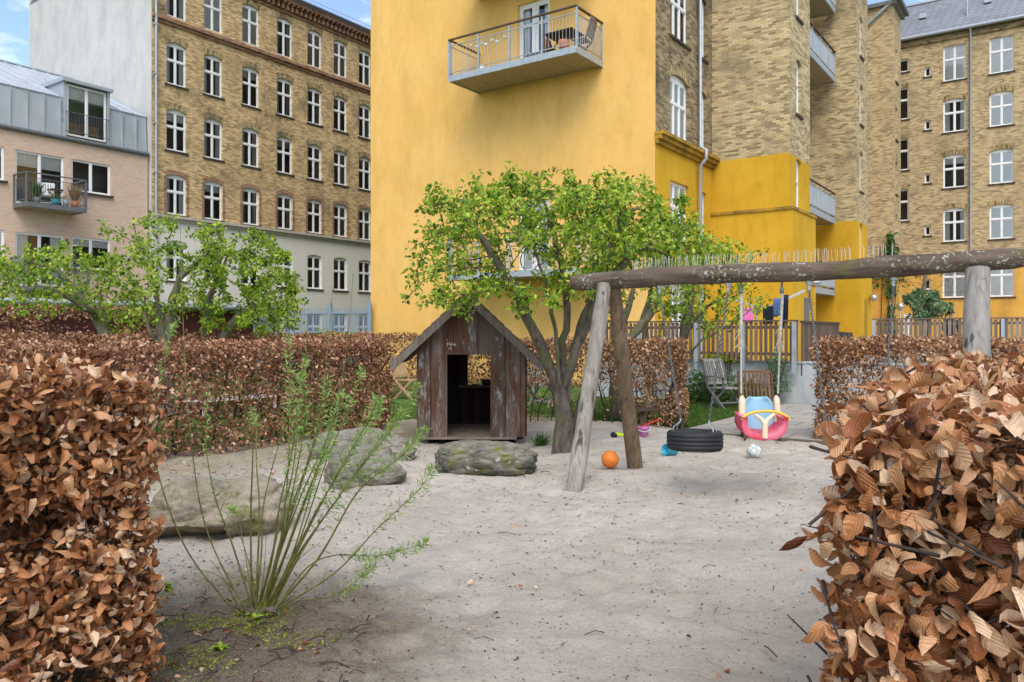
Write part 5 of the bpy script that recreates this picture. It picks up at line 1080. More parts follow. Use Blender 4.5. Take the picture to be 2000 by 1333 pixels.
def tuft():
    c = G(1052, 873); n = 160; P = np.tile(np.array([c.x, c.y, 0.0]), (n, 1))+rng.normal(0, .03, (n, 3))*[1, 1, 0]; D = unit(rng.normal(0, .5, (n, 3))*[1, .6, .3]+[.35, -.1, .9])
    Tm = [leaf_template(1, 4, .05, .7, 0, 0, 0)]; o = scatter('grass_tuft', Tm, P, D, unit(rng.normal(0, 1, (n, 3))), rng.uniform(.12, .26, n), rng.random(n)*.6, M['leaf_dark'], None, (c.x, c.y, 0)); tag(o, 'arching dark green tuft of blades at the right corner of the playhouse', 'plant')
tuft()

# ------------------------------------------------------------------ swing frame and swings
BO = Vector((.98, 8.16, 0)); BD = Vector((CS, -SN, 0)); BN = Vector((SN, CS, 0))
def beam_t(px): q = (px-1000)/F; return (q*BO.y-BO.x)/(BD.x-q*BD.y)
def beam_c(t_): 
    f = (t_+.4)/4.0; return BO+BD*t_+Vector((0, 0, 2.035+.03*f+.012*math.sin(t_*2.2)))
def swing_frame():
    t = thing('swing_frame', 'heavy log swing frame with lichen spotted crossbeam on leaning log legs', 'swing frame', tuple(BO), YAW)
    m = MB(); m.smooth = True; pts = []; rr = []; n = 46
    for i in range(n+1):
        a = -.40+4.02*i/n; pts.append(beam_c(a)); rr.append(.094-.012*i/n+.004*math.sin(a*5))
    rr[0] *= .84; rr[1] *= .97; rr[-1] *= .86; m.tube(pts, rr, 26, True, wob=.2); m.build('crossbeam', M['beam'], t)
    def leg(foot, topt, r0, r1, mat, off=0):
        top = BO+BD*topt+BN*off+Vector((0, 0, 1.99)); f = Vector(foot); d = (top-f); K = [f-d.normalized()*.12+d*1.06*i/14 for i in range(15)]; m = MB(); m.tube(K, [r0+(r1-r0)*i/14+random.uniform(-.0015, .0015) for i in range(15)], 18, True, wob=.12)
        o = m.build('leg', M[mat], t); bm_ = MB(); p = f+d*.955; ax = Vector((-.12, -1, .12)).normalized(); M3 = ax.to_track_quat('Z', 'Y').to_matrix(); bm_.lathe([(0, r1+.006), (.016, r1+.006), (.016, r1-.02)], p, 14, M3); q = bm_.build('bolt', M['steel_dark'], t); w_ = XF[t.name]
        q.parent = o; return o
    leg(G(1122, 955), .0, .082, .074, 'wood_leg', -.05); leg(G(1240, 911), .05, .086, .072, 'wood_leg_brown', .05)
    tp = beam_t(1912); leg(BO+BD*tp-BN*.66, tp, .096, .088, 'wood_post_grey', -.05); leg(BO+BD*(tp+.0)+BN*.66, tp-.02, .09, .08, 'wood_post_grey', .05)
    m = MB()
    for i in range(66):
        a = beam_t(1238)+(beam_t(1742)-beam_t(1238))*i/65; c = beam_c(a)+Vector((0, 0, .088))
        for e in (-1, 1):
            if random.random() < .88: h = random.uniform(.085, .115); b_ = c+BN*e*.012+BD*random.uniform(-.006, .006); m.tube([b_-Vector((0, 0, .02)), b_+BN*e*.022+BD*random.gauss(0, .004)+Vector((0, 0, h))], .0017, 4, False)
    m.build('spike_strip', plain('clear_spikes', (.62, .62, .58), .4), t)
swing_frame()
def hardware(m, a, low=.115):
    c = beam_c(a); m.box(c.x-.022, c.x+.022, c.y-.022, c.y+.022, c.z-low, c.z-.085); m.tube([c-Vector((.0, 0, low-.01)), c-Vector((0, 0, low+.05))], .014, 8); return c-Vector((0, 0, low+.05))
def chain(m, p, q, pitch=.026, r=.0042):
    p = Vector(p); q = Vector(q); L = (q-p).length; n = max(2, int(L/pitch)); d = (q-p)/L; x = d.orthogonal().normalized(); y = d.cross(x)
    for i in range(n):
        c = p+d*(L*(i+.5)/n); s_ = x if i % 2 else y; pts = []
        for k in range(9): a = 2*math.pi*k/8; pts.append(c+s_*math.cos(a)*.010+d*math.sin(a)*pitch*.72)
        m.tube(pts, r, 5, False)
def tyre_swing():
    a0, a1 = beam_t(1288), beam_t(1422); ac = (a0+a1)/2; pc = beam_c(ac); s = W(1357, 860, pc.y); c = Vector((s.x, pc.y, s.z)); t = thing('tyre_swing', 'black car tyre hanging flat on two chains from the log beam', 'tyre swing', tuple(c-Vector((0, 0, .09))), YAW)
    Ro = .267; prof = [(.150, -.062), (.165, -.078), (.205, -.090), (.245, -.086), (.262, -.070), (Ro, -.045), (Ro-.006, -.042), (Ro-.006, -.036), (Ro, -.033), (Ro+.001, -.008), (Ro-.006, -.006), (Ro-.006, .004), (Ro+.001, .006), (Ro, .033), (Ro-.006, .036), (Ro-.006, .042), (Ro, .045), (.262, .070), (.245, .086), (.205, .090), (.165, .078), (.150, .062), (.158, .055), (.20, .06), (.245, .05), (.25, 0), (.245, -.05), (.20, -.06), (.158, -.055), (.150, -.062)]
    rub = NT('tyre_rubber', .62, .35); rub.col(rub.mix(rub.noise(9, 6, .6), (.010, .011, .013), (.030, .031, .033))); rub.bump(rub.noise(70, 3), .3, .004)
    m = MB(); m.lathe(prof, c, 72, Matrix.Rotation(R(-2.5), 3, 'X')); m.build('tyre', rub.m, t)
    m = MB()                                            # tread blocks on the shoulder
    for i in range(80):
        a = 2*math.pi*i/80
        for zz in (.058, -.058): p = c+Vector((math.cos(a)*(Ro-.002), math.sin(a)*(Ro-.002), zz)); q = c+Vector((math.cos(a)*(Ro-.020), math.sin(a)*(Ro-.020), zz*1.45)); m.bar(p, q, .0135, .006, (math.cos(a), math.sin(a), .3))
    m.build('tread', rub.m, t)
    for (a, sx) in ((a0, -1), (a1, 1)):
        m = MB(); hk = hardware(m, a); end = c+BD*sx*.145+Vector((0, 0, .20)); m.build('hanger', M['steel'], t); m = MB(); chain(m, hk, end); m.build('chain', M['chain'], t)
        m = MB(); e = c+BD*sx*.20+Vector((0, 0, .085))
        for q in (-1, 1): k = e+BN*q*.045; m.tube([k-Vector((0, 0, .05)), k+Vector((0, 0, .035)), end+BN*q*.012-Vector((0, 0, .03)), end], .006, 6)
        m.build('fork_hook', M['steel'], t)
tyre_swing()
def rope(m, pts, r=.008):
    for s_ in range(3):
        out = []; n = 0
        for i in range(len(pts)-1):
            a = Vector(pts[i]); b_ = Vector(pts[i+1]); k = max(2, int((b_-a).length/.02))
            for j in range(k):
                p = a+(b_-a)*j/k; th = n*.9+s_*2.094; out.append(p+Vector((math.cos(th)*r*.5, math.sin(th)*r*.5, 0))); n += 1
        m.tube(out, r*.62, 5, False)
ROPE = plain('cream_rope', (.50, .46, .40), .9, .1, 0, .25, 30)
def baby_swing():
    pc = beam_c(beam_t(1487)); s = pc.y; k = s/F; c = Vector(W(1485, 830, s)); t = thing('baby_swing', 'red white yellow and blue plastic toddler seat hanging on cream ropes', 'baby swing', tuple(c-Vector((0, 0, .14))), R(-6))
    X = lambda px: (px-1485)*k; Z = lambda py: (830-py)*k
    P_ = lambda px, y, py: Vector((c.x+X(px), c.y+y, c.z+Z(py)))
    red = NT('faded_red_plastic', .45, .4); red.col(red.mix(red.ramp(red.noise(5, 4), [(.42, 0.0), (.62, 1.0)]), (.60, .028, .055), (.68, .17, .24)))
    cream = plain('cream_plastic', (.74, .58, .40), .5, .4, 0, .06, 6); blue = plain('pale_blue_plastic', (.27, .50, .66), .5, .4, 0, .1, 6); yel = plain('yellow_plastic', (.74, .47, .04), .5, .4, 0, .08, 6)
    # U shaped seat shell, open to the front
    m = MB(); m.smooth = True; out = []; 
    U_ = [(1441, 812), (1440, 832), (1446, 846), (1462, 855), (1484, 858), (1508, 855), (1523, 846), (1529, 832), (1529, 812)]; In = [(1452, 814), (1453, 830), (1459, 840), (1470, 845), (1484, 847), (1500, 845), (1511, 839), (1518, 830), (1518, 814)]
    y0, y1 = -.14, .10; vs = []
    for (a, b_) in zip(U_, In): vs += [P_(*((a[0], y0, a[1]))), P_(a[0], y1, a[1]-6), P_(b_[0], y1, b_[1]-6), P_(b_[0], y0, b_[1])]
    fs = []
    for i in range(len(U_)-1):
        for j in range(4): a = i*4+j; b_ = i*4+(j+1) % 4; fs.append((a, b_, b_+4, a+4))
    fs += [(0, 1, 2, 3), (32, 35, 34, 33)]; m.add(vs, fs); o = m.build('seat_shell', red.m, t); bv = o.modifiers.new('b', 'BEVEL'); bv.width = .008; bv.segments = 2
    # blue backrest, curved panel with rounded top
    m = MB(); m.smooth = True; nx, ny = 14, 12; vs = []
    for j in range(ny+1):
        for i in range(nx+1):
            u = i/nx*2-1; v = j/ny; hw = (1-.03*v)*(1 if v < .65 else math.sqrt(max(0, 1-((v-.65)/.36)**2*.75))); vs.append(P_(1487+31*u*hw, .11+.035*v-.05*u*u, 846-68*v))
    m.add(vs, [(j*(nx+1)+i, j*(nx+1)+i+1, (j+1)*(nx+1)+i+1, (j+1)*(nx+1)+i) for j in range(ny) for i in range(nx)]); o = m.build('backrest', blue, t); sl = o.modifiers.new('s', 'SOLIDIFY'); sl.thickness = .012
    for (xa, xb) in ((1446, 1457), (1517, 1527)):        # cream side arms that carry the ropes
        m = MB(); n = 8; vs = []
        for j in range(n+1):
            v = j/n; yy = .04+.03*v; w0 = 1 if v < .75 else math.sqrt(max(.05, 1-((v-.75)/.26)**2)); mid = (xa+xb)/2+(2.0*v if xa < 1480 else -1.0*v); hw = (xb-xa)/2*w0
            for (dx, dy) in ((-hw, -.028), (hw, -.028), (hw, .028), (-hw, .028)): vs.append(P_(mid+dx, yy+dy*w0, 825-52*v))
        fs = [(j*4+q, j*4+(q+1) % 4, (j+1)*4+(q+1) % 4, (j+1)*4+q) for j in range(n) for q in range(4)]+[(0, 1, 2, 3), (n*4, n*4+3, n*4+2, n*4+1)]
        m.smooth = True; m.add(vs, fs); m.build('side_arm', cream, t)
    m = MB(); arc = [P_(1487+46*math.cos(a)*-1, -.13+.02*math.sin(a), 820-19*math.sin(a)) for a in np.linspace(.12, math.pi-.12, 15)]; m.tube(arc, .013, 8); m.build('guard_bar', yel, t)
    m = MB(); m.tube([P_(1484, -.145, 852), P_(1484, -.145, 826)], .028, 8); m.tube([P_(1484, -.145, 826), P_(1478, -.14, 816), P_(1466, -.135, 807)], [.024, .019, .014], 8); m.tube([P_(1484, -.145, 826), P_(1490, -.14, 816), P_(1503, -.135, 806)], [.024, .019, .014], 8); m.build('crotch_post', cream, t)
    for (bx, ex) in ((1447, 1451), (1527, 1523)):
        a = beam_t(bx); b_ = beam_c(a); m = MB(); m.tube([b_-Vector((0, 0, .08)), b_-Vector((0, 0, .14))], .01, 6); m.lathe([(0, -.03), (.018, -.02), (.02, .0), (.018, .02), (0, .03)], b_-Vector((0, 0, .165)), 10); m.build('hook', M['steel_dark'], t)
        m = MB(); tp = b_-Vector((0, 0, .19)); end = P_(ex, .05, 774); mid = tp+(end-tp)*.45; rope(m, [tp, end], .0085); rope(m, [tp+Vector((.006, 0, 0)), mid], .013); m.build('rope', ROPE, t)
        m = MB()                                         # frayed knot where the doubled rope ends
        for q in range(26):
            st = mid+Vector((0, 0, random.uniform(-.02, .16))); dx = random.gauss(-.02 if bx < 1500 else -.006, .024); m.tube([st, st+Vector((dx*.4, random.gauss(0, .012), -.05)), st+Vector((dx, random.gauss(0, .02), -random.uniform(.07, .16)))], .0026, 4, False)
        m.build('frayed_end', ROPE, t)
baby_swing()
def hidden_swing():
    a0, a1 = beam_t(1580), beam_t(1745); c = (beam_c(a0)+beam_c(a1))/2; t = thing('belt_swing', 'chain swing hanging behind the right hedge with only its chains in view', 'swing', (c.x, c.y, .55), YAW); e = [beam_c(a0)+BD*.17, beam_c(a1)-BD*.10]
    for a, q in ((a0, e[0]), (a1, e[1])):
        q = Vector((q.x, q.y, .50)); m = MB(); hk = hardware(m, a); m.build('hanger', M['steel'], t); m = MB(); chain(m, hk, q); m.build('chain', M['chain'], t)
    m = MB(); e0 = Vector((e[0].x, e[0].y, .48)); e1 = Vector((e[1].x, e[1].y, .48)); pts = [e0+(e1-e0)*i/10-Vector((0, 0, .10*math.sin(math.pi*i/10))) for i in range(11)]
    for i in range(10): m.bar(pts[i], pts[i+1], .16, .012)
    m.build('seat', plain('black_rubber', (.015, .015, .016), .7), t)
hidden_swing()

# ------------------------------------------------------------------ toys on the sand
def ball(name, label, cat, px, pyb, rpx, mat, extra=None):
    g = G(px, pyb); r = rpx*g.y/F; bm = bmesh.new(); bmesh.ops.create_icosphere(bm, subdivisions=5, radius=r)
    for f in bm.faces: f.smooth = True
    me = bpy.data.meshes.new(name); bm.to_mesh(me); bm.free(); me.materials.append(mat(r)); o = bpy.data.objects.new(name, me); C.objects.link(o); o.location = (g.x, g.y+r*.3, r-.008); o.rotation_euler = (.4, .3, .5); tag(o, label, cat); return o
def basket(r):
    t = NT('orange_rubber', .6, .35); sp = t.n('ShaderNodeSeparateXYZ'); t.l(t.co(), sp.inputs[0]); e = r*.035
    a = t.math('MINIMUM', t.math('ABSOLUTE', sp.outputs[0]), t.math('ABSOLUTE', sp.outputs[2])); 
    d = t.math('ABSOLUTE', t.math('SUBTRACT', t.math('ABSOLUTE', sp.outputs[0]), t.math('MULTIPLY', t.math('MULTIPLY', sp.outputs[1], sp.outputs[1]), 1.1/r))); a = t.math('MINIMUM', a, d)
    ln = t.math('LESS_THAN', a, e*.6); c = t.mix(t.noise(14, 5), (.66, .17, .025), (.80, .24, .04)); t.col(t.mix(t.math('MULTIPLY', ln, .6), c, (.25, .06, .015))); t.bump(t.math('ADD', t.noise(300, 2), t.math('MULTIPLY', ln, -1.5)), .3, .003); return t.m
ball('basketball', 'orange rubber ball on the sand between the log legs', 'ball', 1192, 914, 17, basket)
def soccer(r):
    t = NT('scuffed_white_leather', .5, .4); v = t.n('ShaderNodeTexVoronoi', feature='DISTANCE_TO_EDGE'); v.inputs['Scale'].default_value = 1.15/r; v.inputs['Randomness'].default_value = .25; t.l(t.co(), v.inputs[0])
    v2 = t.n('ShaderNodeTexVoronoi'); v2.inputs['Scale'].default_value = 1.15/r; v2.inputs['Randomness'].default_value = .25; t.l(t.co(), v2.inputs[0]); bw_ = t.n('ShaderNodeSeparateXYZ'); t.l(v2.outputs['Color'], bw_.inputs[0])
    c = t.mix(t.math('GREATER_THAN', bw_.outputs[0], .62), (.66, .66, .62), (.42, .52, .54)); c = t.mix(t.math('LESS_THAN', v.outputs['Distance'], .05), c, (.22, .28, .29)); c = t.mix(t.ramp(t.noise(12, 5), [(.5, 0.0), (.7, .5)]), c, (.35, .32, .27)); t.col(c); return t.m
ball('football', 'small scuffed white and blue football in front of the toddler swing', 'ball', 1474, 895, 14, soccer)
def cup():
    g = G(1308, 892); o = MB(); o.lathe([(0, 0), (.047, 0), (.066, .155), (.071, .157), (.071, .164), (.062, .163), (.044, .008), (0, .008)], n=30, M=Matrix.Rotation(R(78), 3, 'Y').inverted()); q = o.build('beach_pail', plain('turquoise_plastic', (.01, .36, .52), .4, .5, 0, .08, 8)); q.location = (g.x+.075, g.y+.02, .058); q.rotation_euler = (0, 0, R(28)); tag(q, 'small turquoise plastic pail lying on its side by the tyre', 'bucket')
cup()
def pail():
    g = G(1257, 854); t = thing('bucket', 'pink plastic bucket with white handle standing by the hedge foot', 'bucket', tuple(g)); m = MB(); m.lathe([(0, 0), (.062, 0), (.084, .13), (.091, .132), (.091, .145), (.08, .144), (.058, .008), (0, .008)], n=28); m.build('pail', plain('pink_plastic', (.66, .26, .55), .45, .4, 0, .08, 8), t, 'local')
    m = MB(); m.tube([(.088*math.cos(a), -.01-.075*math.sin(a), .135-.05*math.sin(a)) for a in np.linspace(math.pi, 0, 14)], .005, 6); m.build('handle', M['white_paint'], t, 'local')
    sp_ = thing('toy_rake', 'long red plastic toy tool leaning across the pink bucket', 'toy tool', tuple(W(1240, 838, g.y-.05)), 0); m = MB(); a = W(1241, 839, g.y-.06); b_ = W(1287, 820, g.y+.05); m.tube([a, b_], .011, 8); m.build('handle', plain('red_plastic', (.58, .03, .02), .4), sp_)
    m = MB(); d = (a-b_).normalized(); m.bar(a-BD*.03, a+d*.06-BD*.03, .07, .015); m.build('blade', plain('red_plastic_blade', (.5, .03, .02), .4), sp_)
pail()
def limetoy():
    g = G(1212, 856); t = thing('toy_cart', 'flat lime yellow toy scooter with black wheels partly behind the brown log leg', 'toy', tuple(g)); m = MB(); vs = []
    m.hexa([(-.08, -.05, .035), (.13, -.045, .02), (.13, .045, .02), (-.08, .05, .035), (-.07, -.04, .085), (.12, -.035, .05), (.12, .035, .05), (-.07, .04, .085)]); o = m.build('body', plain('lime_plastic', (.50, .66, .01), .4, .4, 0, .05, 8), t, 'local'); bv = o.modifiers.new('b', 'BEVEL'); bv.width = .014; bv.segments = 3
    for x, y in ((-.095, -.05), (-.095, .05), (.13, 0)):
        m = MB(); m.lathe([(0, -.02), (.036, -.02), (.042, 0), (.036, .02), (0, .02)], (x, y, .04), 20, Matrix.Rotation(R(90), 3, 'X')); w_ = m.build('wheel', plain('black_toy_wheel', (.015, .015, .02), .5), t, 'local')
limetoy()

# ------------------------------------------------------------------ garden furniture
def chair(name, label, loc, rotz, mat, arms=True, tilt=18, group=None, sc=1.0):
    t = thing(name, label, 'chair', loc, rotz, group); b = lambda: MB(); S = sc; T = math.tan(R(tilt)); m = b(); x0, x1 = -.25*S, .25*S
    for i in range(7): m.a = random.random(); y = -.22*S+i*.065*S; m.box(x0+.02, x1-.02, y, y+.05*S, .42*S, .44*S)
    m.build('seat', mat, t, 'local'); m = b(); zt = .98*S; zb_ = .46*S; yb = lambda z: .22*S+(z-zb_)*T
    for i in range(8): m.a = random.random(); x = x0+.045*S+i*(x1-x0-.09*S)/7; m.bar((x, yb(zb_+.08), zb_+.08), (x, yb(zt-.03), zt-.03), .035*S, .015)
    m.bar((x0, yb(zt), zt), (x1, yb(zt), zt), .05*S, .022, (0, 1, 0)); m.bar((x0, yb(zb_+.06), zb_+.06), (x1, yb(zb_+.06), zb_+.06), .05*S, .022, (0, 1, 0)); m.build('backrest', mat, t, 'local')
    for x in (x0, x1):
        m = b(); m.bar((x, -.26*S, 0), (x, .24*S, .44*S), .03, .045); m.bar((x, .24*S, .43*S), (x, yb(zt), zt), .03, .045); m.build('leg', mat, t, 'local')
        m = b(); xx = x*.88; m.bar((xx, .26*S, 0), (xx, -.24*S, .44*S), .03, .045); m.build('leg', mat, t, 'local')
        if arms: m = b(); m.bar((x, -.27*S, .645*S), (x, .28*S, .665*S), .055, .025); m.bar((x, -.2*S, .44*S), (x, -.2*S, .635*S), .03, .04); m.build('armrest', mat, t, 'local')
    m = b(); m.bar((x0, -.1*S, .14*S), (x1, -.1*S, .14*S), .03, .03); m.bar((x0, .12*S, .12*S), (x1, .12*S, .12*S), .03, .03); m.build('stretcher', mat, t, 'local')
    return t
g = G(1420, 797); chair('garden_chair', 'weathered grey slatted folding chair with arms on the lawn', (g.x, g.y+.1, -.04), R(28), M['chair_grey'], True)
g = G(1490, 862); chair('garden_chair', 'brown wooden folding chair behind the hanging toddler seat', (g.x, g.y+.15, .03), R(-8), M['chair_brown'], False, 24, sc=.92)
g = G(800, 775); chair('garden_chair', 'pale wooden folding chair left of the playhouse', (g.x, g.y, -.04), R(60), plain('pale_wood', (.42, .28, .15), .7), False)
g = G(1062, 790); chair('garden_chair', 'pale grey chair showing through the thin hedge behind the central tree', (g.x, g.y, -.04), R(150), M['chair_grey'], True)
def table(name, label, loc, rotz, L, Wd, h, mat):
    t = thing(name, label, 'table', loc, rotz); m = MB(); n = 7
    for i in range(n): m.a = random.random(); m.box(-L/2, L/2, -Wd/2+i*Wd/n, -Wd/2+(i+.85)*Wd/n, h-.03, h)
    m.build('table_top', mat, t, 'local')
    for x in (-L/2+.08, L/2-.08):
        for s_ in (-1, 1): m = MB(); m.bar((x, -s_*Wd*.42, 0), (x, s_*Wd*.42, h-.03), .04, .03); m.build('leg', mat, t, 'local')
    return t
g = G(1040, 785); table('garden_table', 'pale garden table behind the thin hedge near the trunks', (g.x-.35, g.y+.5, -.04), R(20), .9, .6, .72, M['chair_grey'])
def bench():
    g = G(1345, 845); g = Vector((g.x+.02, g.y+.9, -.04)); t = thing('garden_bench', 'low dark plank bench poking out past the end of the hedge', 'bench', tuple(g), R(20)); m = MB(); m.box(-.95, .12, -.12, .12, .30, .35); m.build('seat', M['fence_board'], t, 'local')
    for x in (-.75, 0): m = MB(); m.bar((x, -.15, 0), (x+.12, .0, .3), .05, .05); m.build('leg', M['fence_board'], t, 'local')
bench()
g = G(440, 818); 
def lounger():
    g = Vector(G(455, 800)); t = thing('lawn_lounger', 'pale slatted lounger lying on the lawn seen through the long hedge', 'lounger', (g.x, g.y, -.04), R(55)); m = MB()
    for i in range(14): m.box(-.9+i*.13, -.81+i*.13, -.3, .3, .25, .27)
    m.build('slats', M['white_paint'], t, 'local')
    for x in (-.8, .8):
        for y in (-.25, .25): m = MB(); m.box(x-.02, x+.02, y-.02, y+.02, 0, .249); m.build('leg', M['white_paint'], t, 'local')
lounger()

# ------------------------------------------------------------------ washing on the rotary dryer
def dryer():
    s = 18.6; p = W(1478, 650, s); t = thing('clothes_dryer', 'rotary clothes dryer with grey arms behind the slat fence', 'clothes dryer', (p.x, p.y, .5)); m = MB(); m.tube([(p.x, p.y, .5), (p.x, p.y, 2.3)], .022, 8); m.build('pole', M['steel'], t)
    q = W(1572, 567, s); c = W(1495, 602, s)
    m = MB(); m.bar(c, q, .03, .03); m.bar(c-Vector((0, 0, .06)), q-Vector((0, 0, .03)), .015, .015); m.build('arm', M['zinc_light'], t)
    m = MB(); m.bar((p.x, p.y, 2.1), (p.x-.5, p.y+.6, 2.35), .03, .03); m.build('arm', M['zinc_light'], t)
    m = MB(); m.tube([(p.x, p.y, 2.15), c], .015, 5); m.build('arm', M['zinc_light'], t)
    def cloth(name, label, cat, x0, y0, x1, y1, mat, dy=0, wav=3):
        n = 16; k = 8; vs = []; 
        for j in range(k+1):
            for i in range(n+1): a = i/n; b_ = j/k; v = W(x0+(x1-x0)*a*(1-.12*b_)+random.uniform(-.3, .3), y0+(y1-y0)*b_+(2*math.sin(a*6) if j == k else 0), s+dy+.03*math.sin(a*wav*6.28)*b_); vs.append(v)
        m = MB(); m.smooth = True; m.add(vs, [(j*(n+1)+i, j*(n+1)+i+1, (j+1)*(n+1)+i+1, (j+1)*(n+1)+i) for j in range(k) for i in range(n)]); o = m.build(name, mat, None, 'world', tuple(W((x0+x1)/2, y1, s+dy))); sl = o.modifiers.new('s', 'SOLIDIFY'); sl.thickness = .006; tag(o, label, cat)
    cloth('towel', 'pink towel hanging from the rotary dryer', 'towel', 1451, 601, 1472, 633, plain('pink_cloth', (.72, .18, .42), .9), -.05)
    cloth('trousers', 'black trousers hanging nearest the pole of the rotary dryer', 'trousers', 1490, 598, 1512, 634, plain('black_cloth', (.012, .014, .022), .9), -.08)
    cloth('jeans', 'blue jeans hanging between two dark garments on the rotary dryer', 'jeans', 1510, 583, 1530, 618, plain('denim', (.07, .13, .24), .9), -.12)
    cloth('shirt', 'dark navy shirt hanging at the outer end of the dryer arm', 'shirt', 1526, 576, 1540, 640, plain('navy_cloth', (.012, .016, .035), .9), -.04)
dryer()
def lamp(label, px, py, s, r, post=False):
    p = W(px, py, s); t = thing('wall_lamp' if not post else 'street_lamp', label, 'lamp', tuple(p-Vector((0, 0, r))) if not post else (p.x, p.y, .5)); m = MB(); prof = [(r*math.sin(a), -r*math.cos(a)) for a in np.linspace(0, math.pi, 14)]; m.lathe(prof, p, 22)
    gl_ = NT('lamp_globe', .12, .6, .85); gl_.col((.55, .57, .6)); m.build('globe', gl_.m, t); m = MB()
    if post: m.tube([(p.x, p.y, .5), (p.x, p.y, p.z-r*.9)], .035, 8); m.build('post', M['zinc_light'], t)
    else: m.tube([p, p+BN*.35-BD*.12], .03, 6); m.build('bracket', M['steel_dark'], t)
lamp('silvery globe lamp on the first ochre tower behind the beam', 1592, 552, 25.6, .17); lamp('silvery globe lamp on the farther ochre tower wall', 1706, 582, 35.5, .17); lamp('silver globe lamp on a white post near the orange wall', 1758, 599, 40, .2, True)

# ------------------------------------------------------------------ things on balconies
def pot(name, label, loc, r, h, mat, plant=None, ph=.3, n=120, ls=.08, spiky=False):
    t = thing(name, label, 'potted plant' if plant else 'pot', tuple(loc)); m = MB(); m.lathe([(0, 0), (r*.72, 0), (r, h), (r*.9, h), (r*.85, h*.8), (0, h*.8)], n=16); m.build('pot', mat, t, 'local')
    if plant:
        v = unit(rng.normal(0, 1, (n, 3))); 
        if spiky: P = np.tile([0, 0, h*.8], (n, 1))+rng.normal(0, r*.3, (n, 3))*[1, 1, 0]; D = unit(rng.normal(0, .22, (n, 3))+[0, 0, 1]); Tm = [leaf_template(1, 2, .05, .2, 0, 0, 0)]; S_ = rng.uniform(ph*.6, ph*1.1, n)
        else: P = v*(rng.random((n, 1))**.4)*[r*1.3, r*1.3, ph/2]+[0, 0, h+ph/2]; D = v; Tm = TREE_LEAF; S_ = np.full(n, ls)
        P = P+np.array(loc); scatter('foliage', Tm, P, D, unit(rng.normal(0, 1, (n, 3))+[0, -.5, .5]), S_, rng.random(n)*.9, plant, t)
    return t
terra = plain('terracotta', (.42, .17, .09), .8); grey = plain('grey_pot', (.3, .33, .35), .5); teal = plain('teal_pot', (.02, .22, .30), .5); dark = M['steel_dark']
straw = leafmat('dry_grass_blades', [(0, (.20, .10, .03)), (.5, (.36, .22, .08)), (1, (.46, .34, .15))], .2)
def PB(v, off, z): return B(-33.45+off, v, z)
pot('potted_plant', 'tall green rosemary in a dark pot at the left end of the small steel balcony', PB(14.55, .75, 6.5), .14, .25, dark, M['leaf_dark'], .75, 160, spiky=True)
pot('potted_plant', 'dry straw coloured grass in a terracotta pot at the right end of the small balcony', PB(15.95, .8, 6.5), .16, .28, terra, straw, .8, 140, spiky=True)
pot('potted_plant', 'low plant in a teal blue tub in the middle of the small balcony', PB(15.15, .92, 6.5), .17, .24, teal, M['leaf_dark'], .15, 90, .06)
pot('potted_plant', 'grey pot with a small plant beside the teal tub', PB(15.55, .92, 6.5), .13, .27, grey, M['leaf_dark'], .12, 60, .05)
table('balcony_table', 'little round-edged wooden table on the small steel balcony', tuple(PB(15.35, .5, 6.5)), YAW, .5, .45, .7, M['chair_brown'])
chair('balcony_chair', 'white garden chair behind the table on the small steel balcony', tuple(PB(15.1, .35, 6.5)), R(30), M['white_paint'], True)
YZ = 9.53; YP = lambda u, off: B(u, 20.67-off, YZ)
table('balcony_table', 'dark slatted table near the right end of the large upper balcony', tuple(YP(-12.05, .8)), YAW, .95, .75, .72, plain('dark_wood_slats', (.06, .035, .025), .7))
chair('balcony_chair', 'grey slatted folding chair facing left at the right end of the upper balcony', tuple(YP(-11.5, .75)), YAW+R(-80), M['chair_grey'], False)
chair('balcony_chair', 'brown folding chair left of the dark table on the upper balcony', tuple(YP(-12.55, .6)), YAW+R(80), M['chair_brown'], False, sc=.85)
pot('flower_pot', 'terracotta pot by the front rail at the right of the upper balcony', YP(-11.75, 1.3), .17, .32, terra)
pot('flower_pot', 'wide shallow terracotta bowl at the left end of the upper balcony', YP(-15.15, 1.0), .3, .14, terra, straw, .3, 10, spiky=True)
pot('flower_pot', 'small white pot on the floor left of the balcony doors', YP(-14.75, 1.25), .09, .2, M['white_paint'])
def planter():
    t = thing('planter', 'low black trough of small pots on the upper balcony', 'planter', tuple(YP(-12.85, 1.25)), YAW); m = MB(); m.box(-.35, .35, -.1, .1, 0, .07); m.build('tray', dark, t, 'local')
    for x in (-.25, -.08, .09, .26): m = MB(); m.lathe([(0, .07), (.06, .07), (.075, .19), (.06, .19), (0, .16)], (x, 0, 0), 12); m.build('pot', dark, t, 'local')
planter()
def lights():
    t = thing('string_lights', 'string of round white lampions along the upper balcony rail', 'string lights', tuple(YP(-14.2, 1.42)+Vector((0, 0, .95))), YAW); us = [-15.0, -14.8, -14.6, -14.45, -14.2, -14.02, -13.75]; pts = []
    for i, u in enumerate(us):
        z = .82-.08*(i % 2)+.0*i; p = B(u, 20.67-1.42, YZ+z); pts.append(p+Vector((0, 0, .07))); m = MB(); m.lathe([(.055*math.sin(a), -.055*math.cos(a)) for a in np.linspace(0, math.pi, 9)], p, 14); m.build('lampion', M['white_paint'], t)
    m = MB(); m.tube(pts, .004, 4, False); m.build('cord', M['steel_dark'], t)
lights()
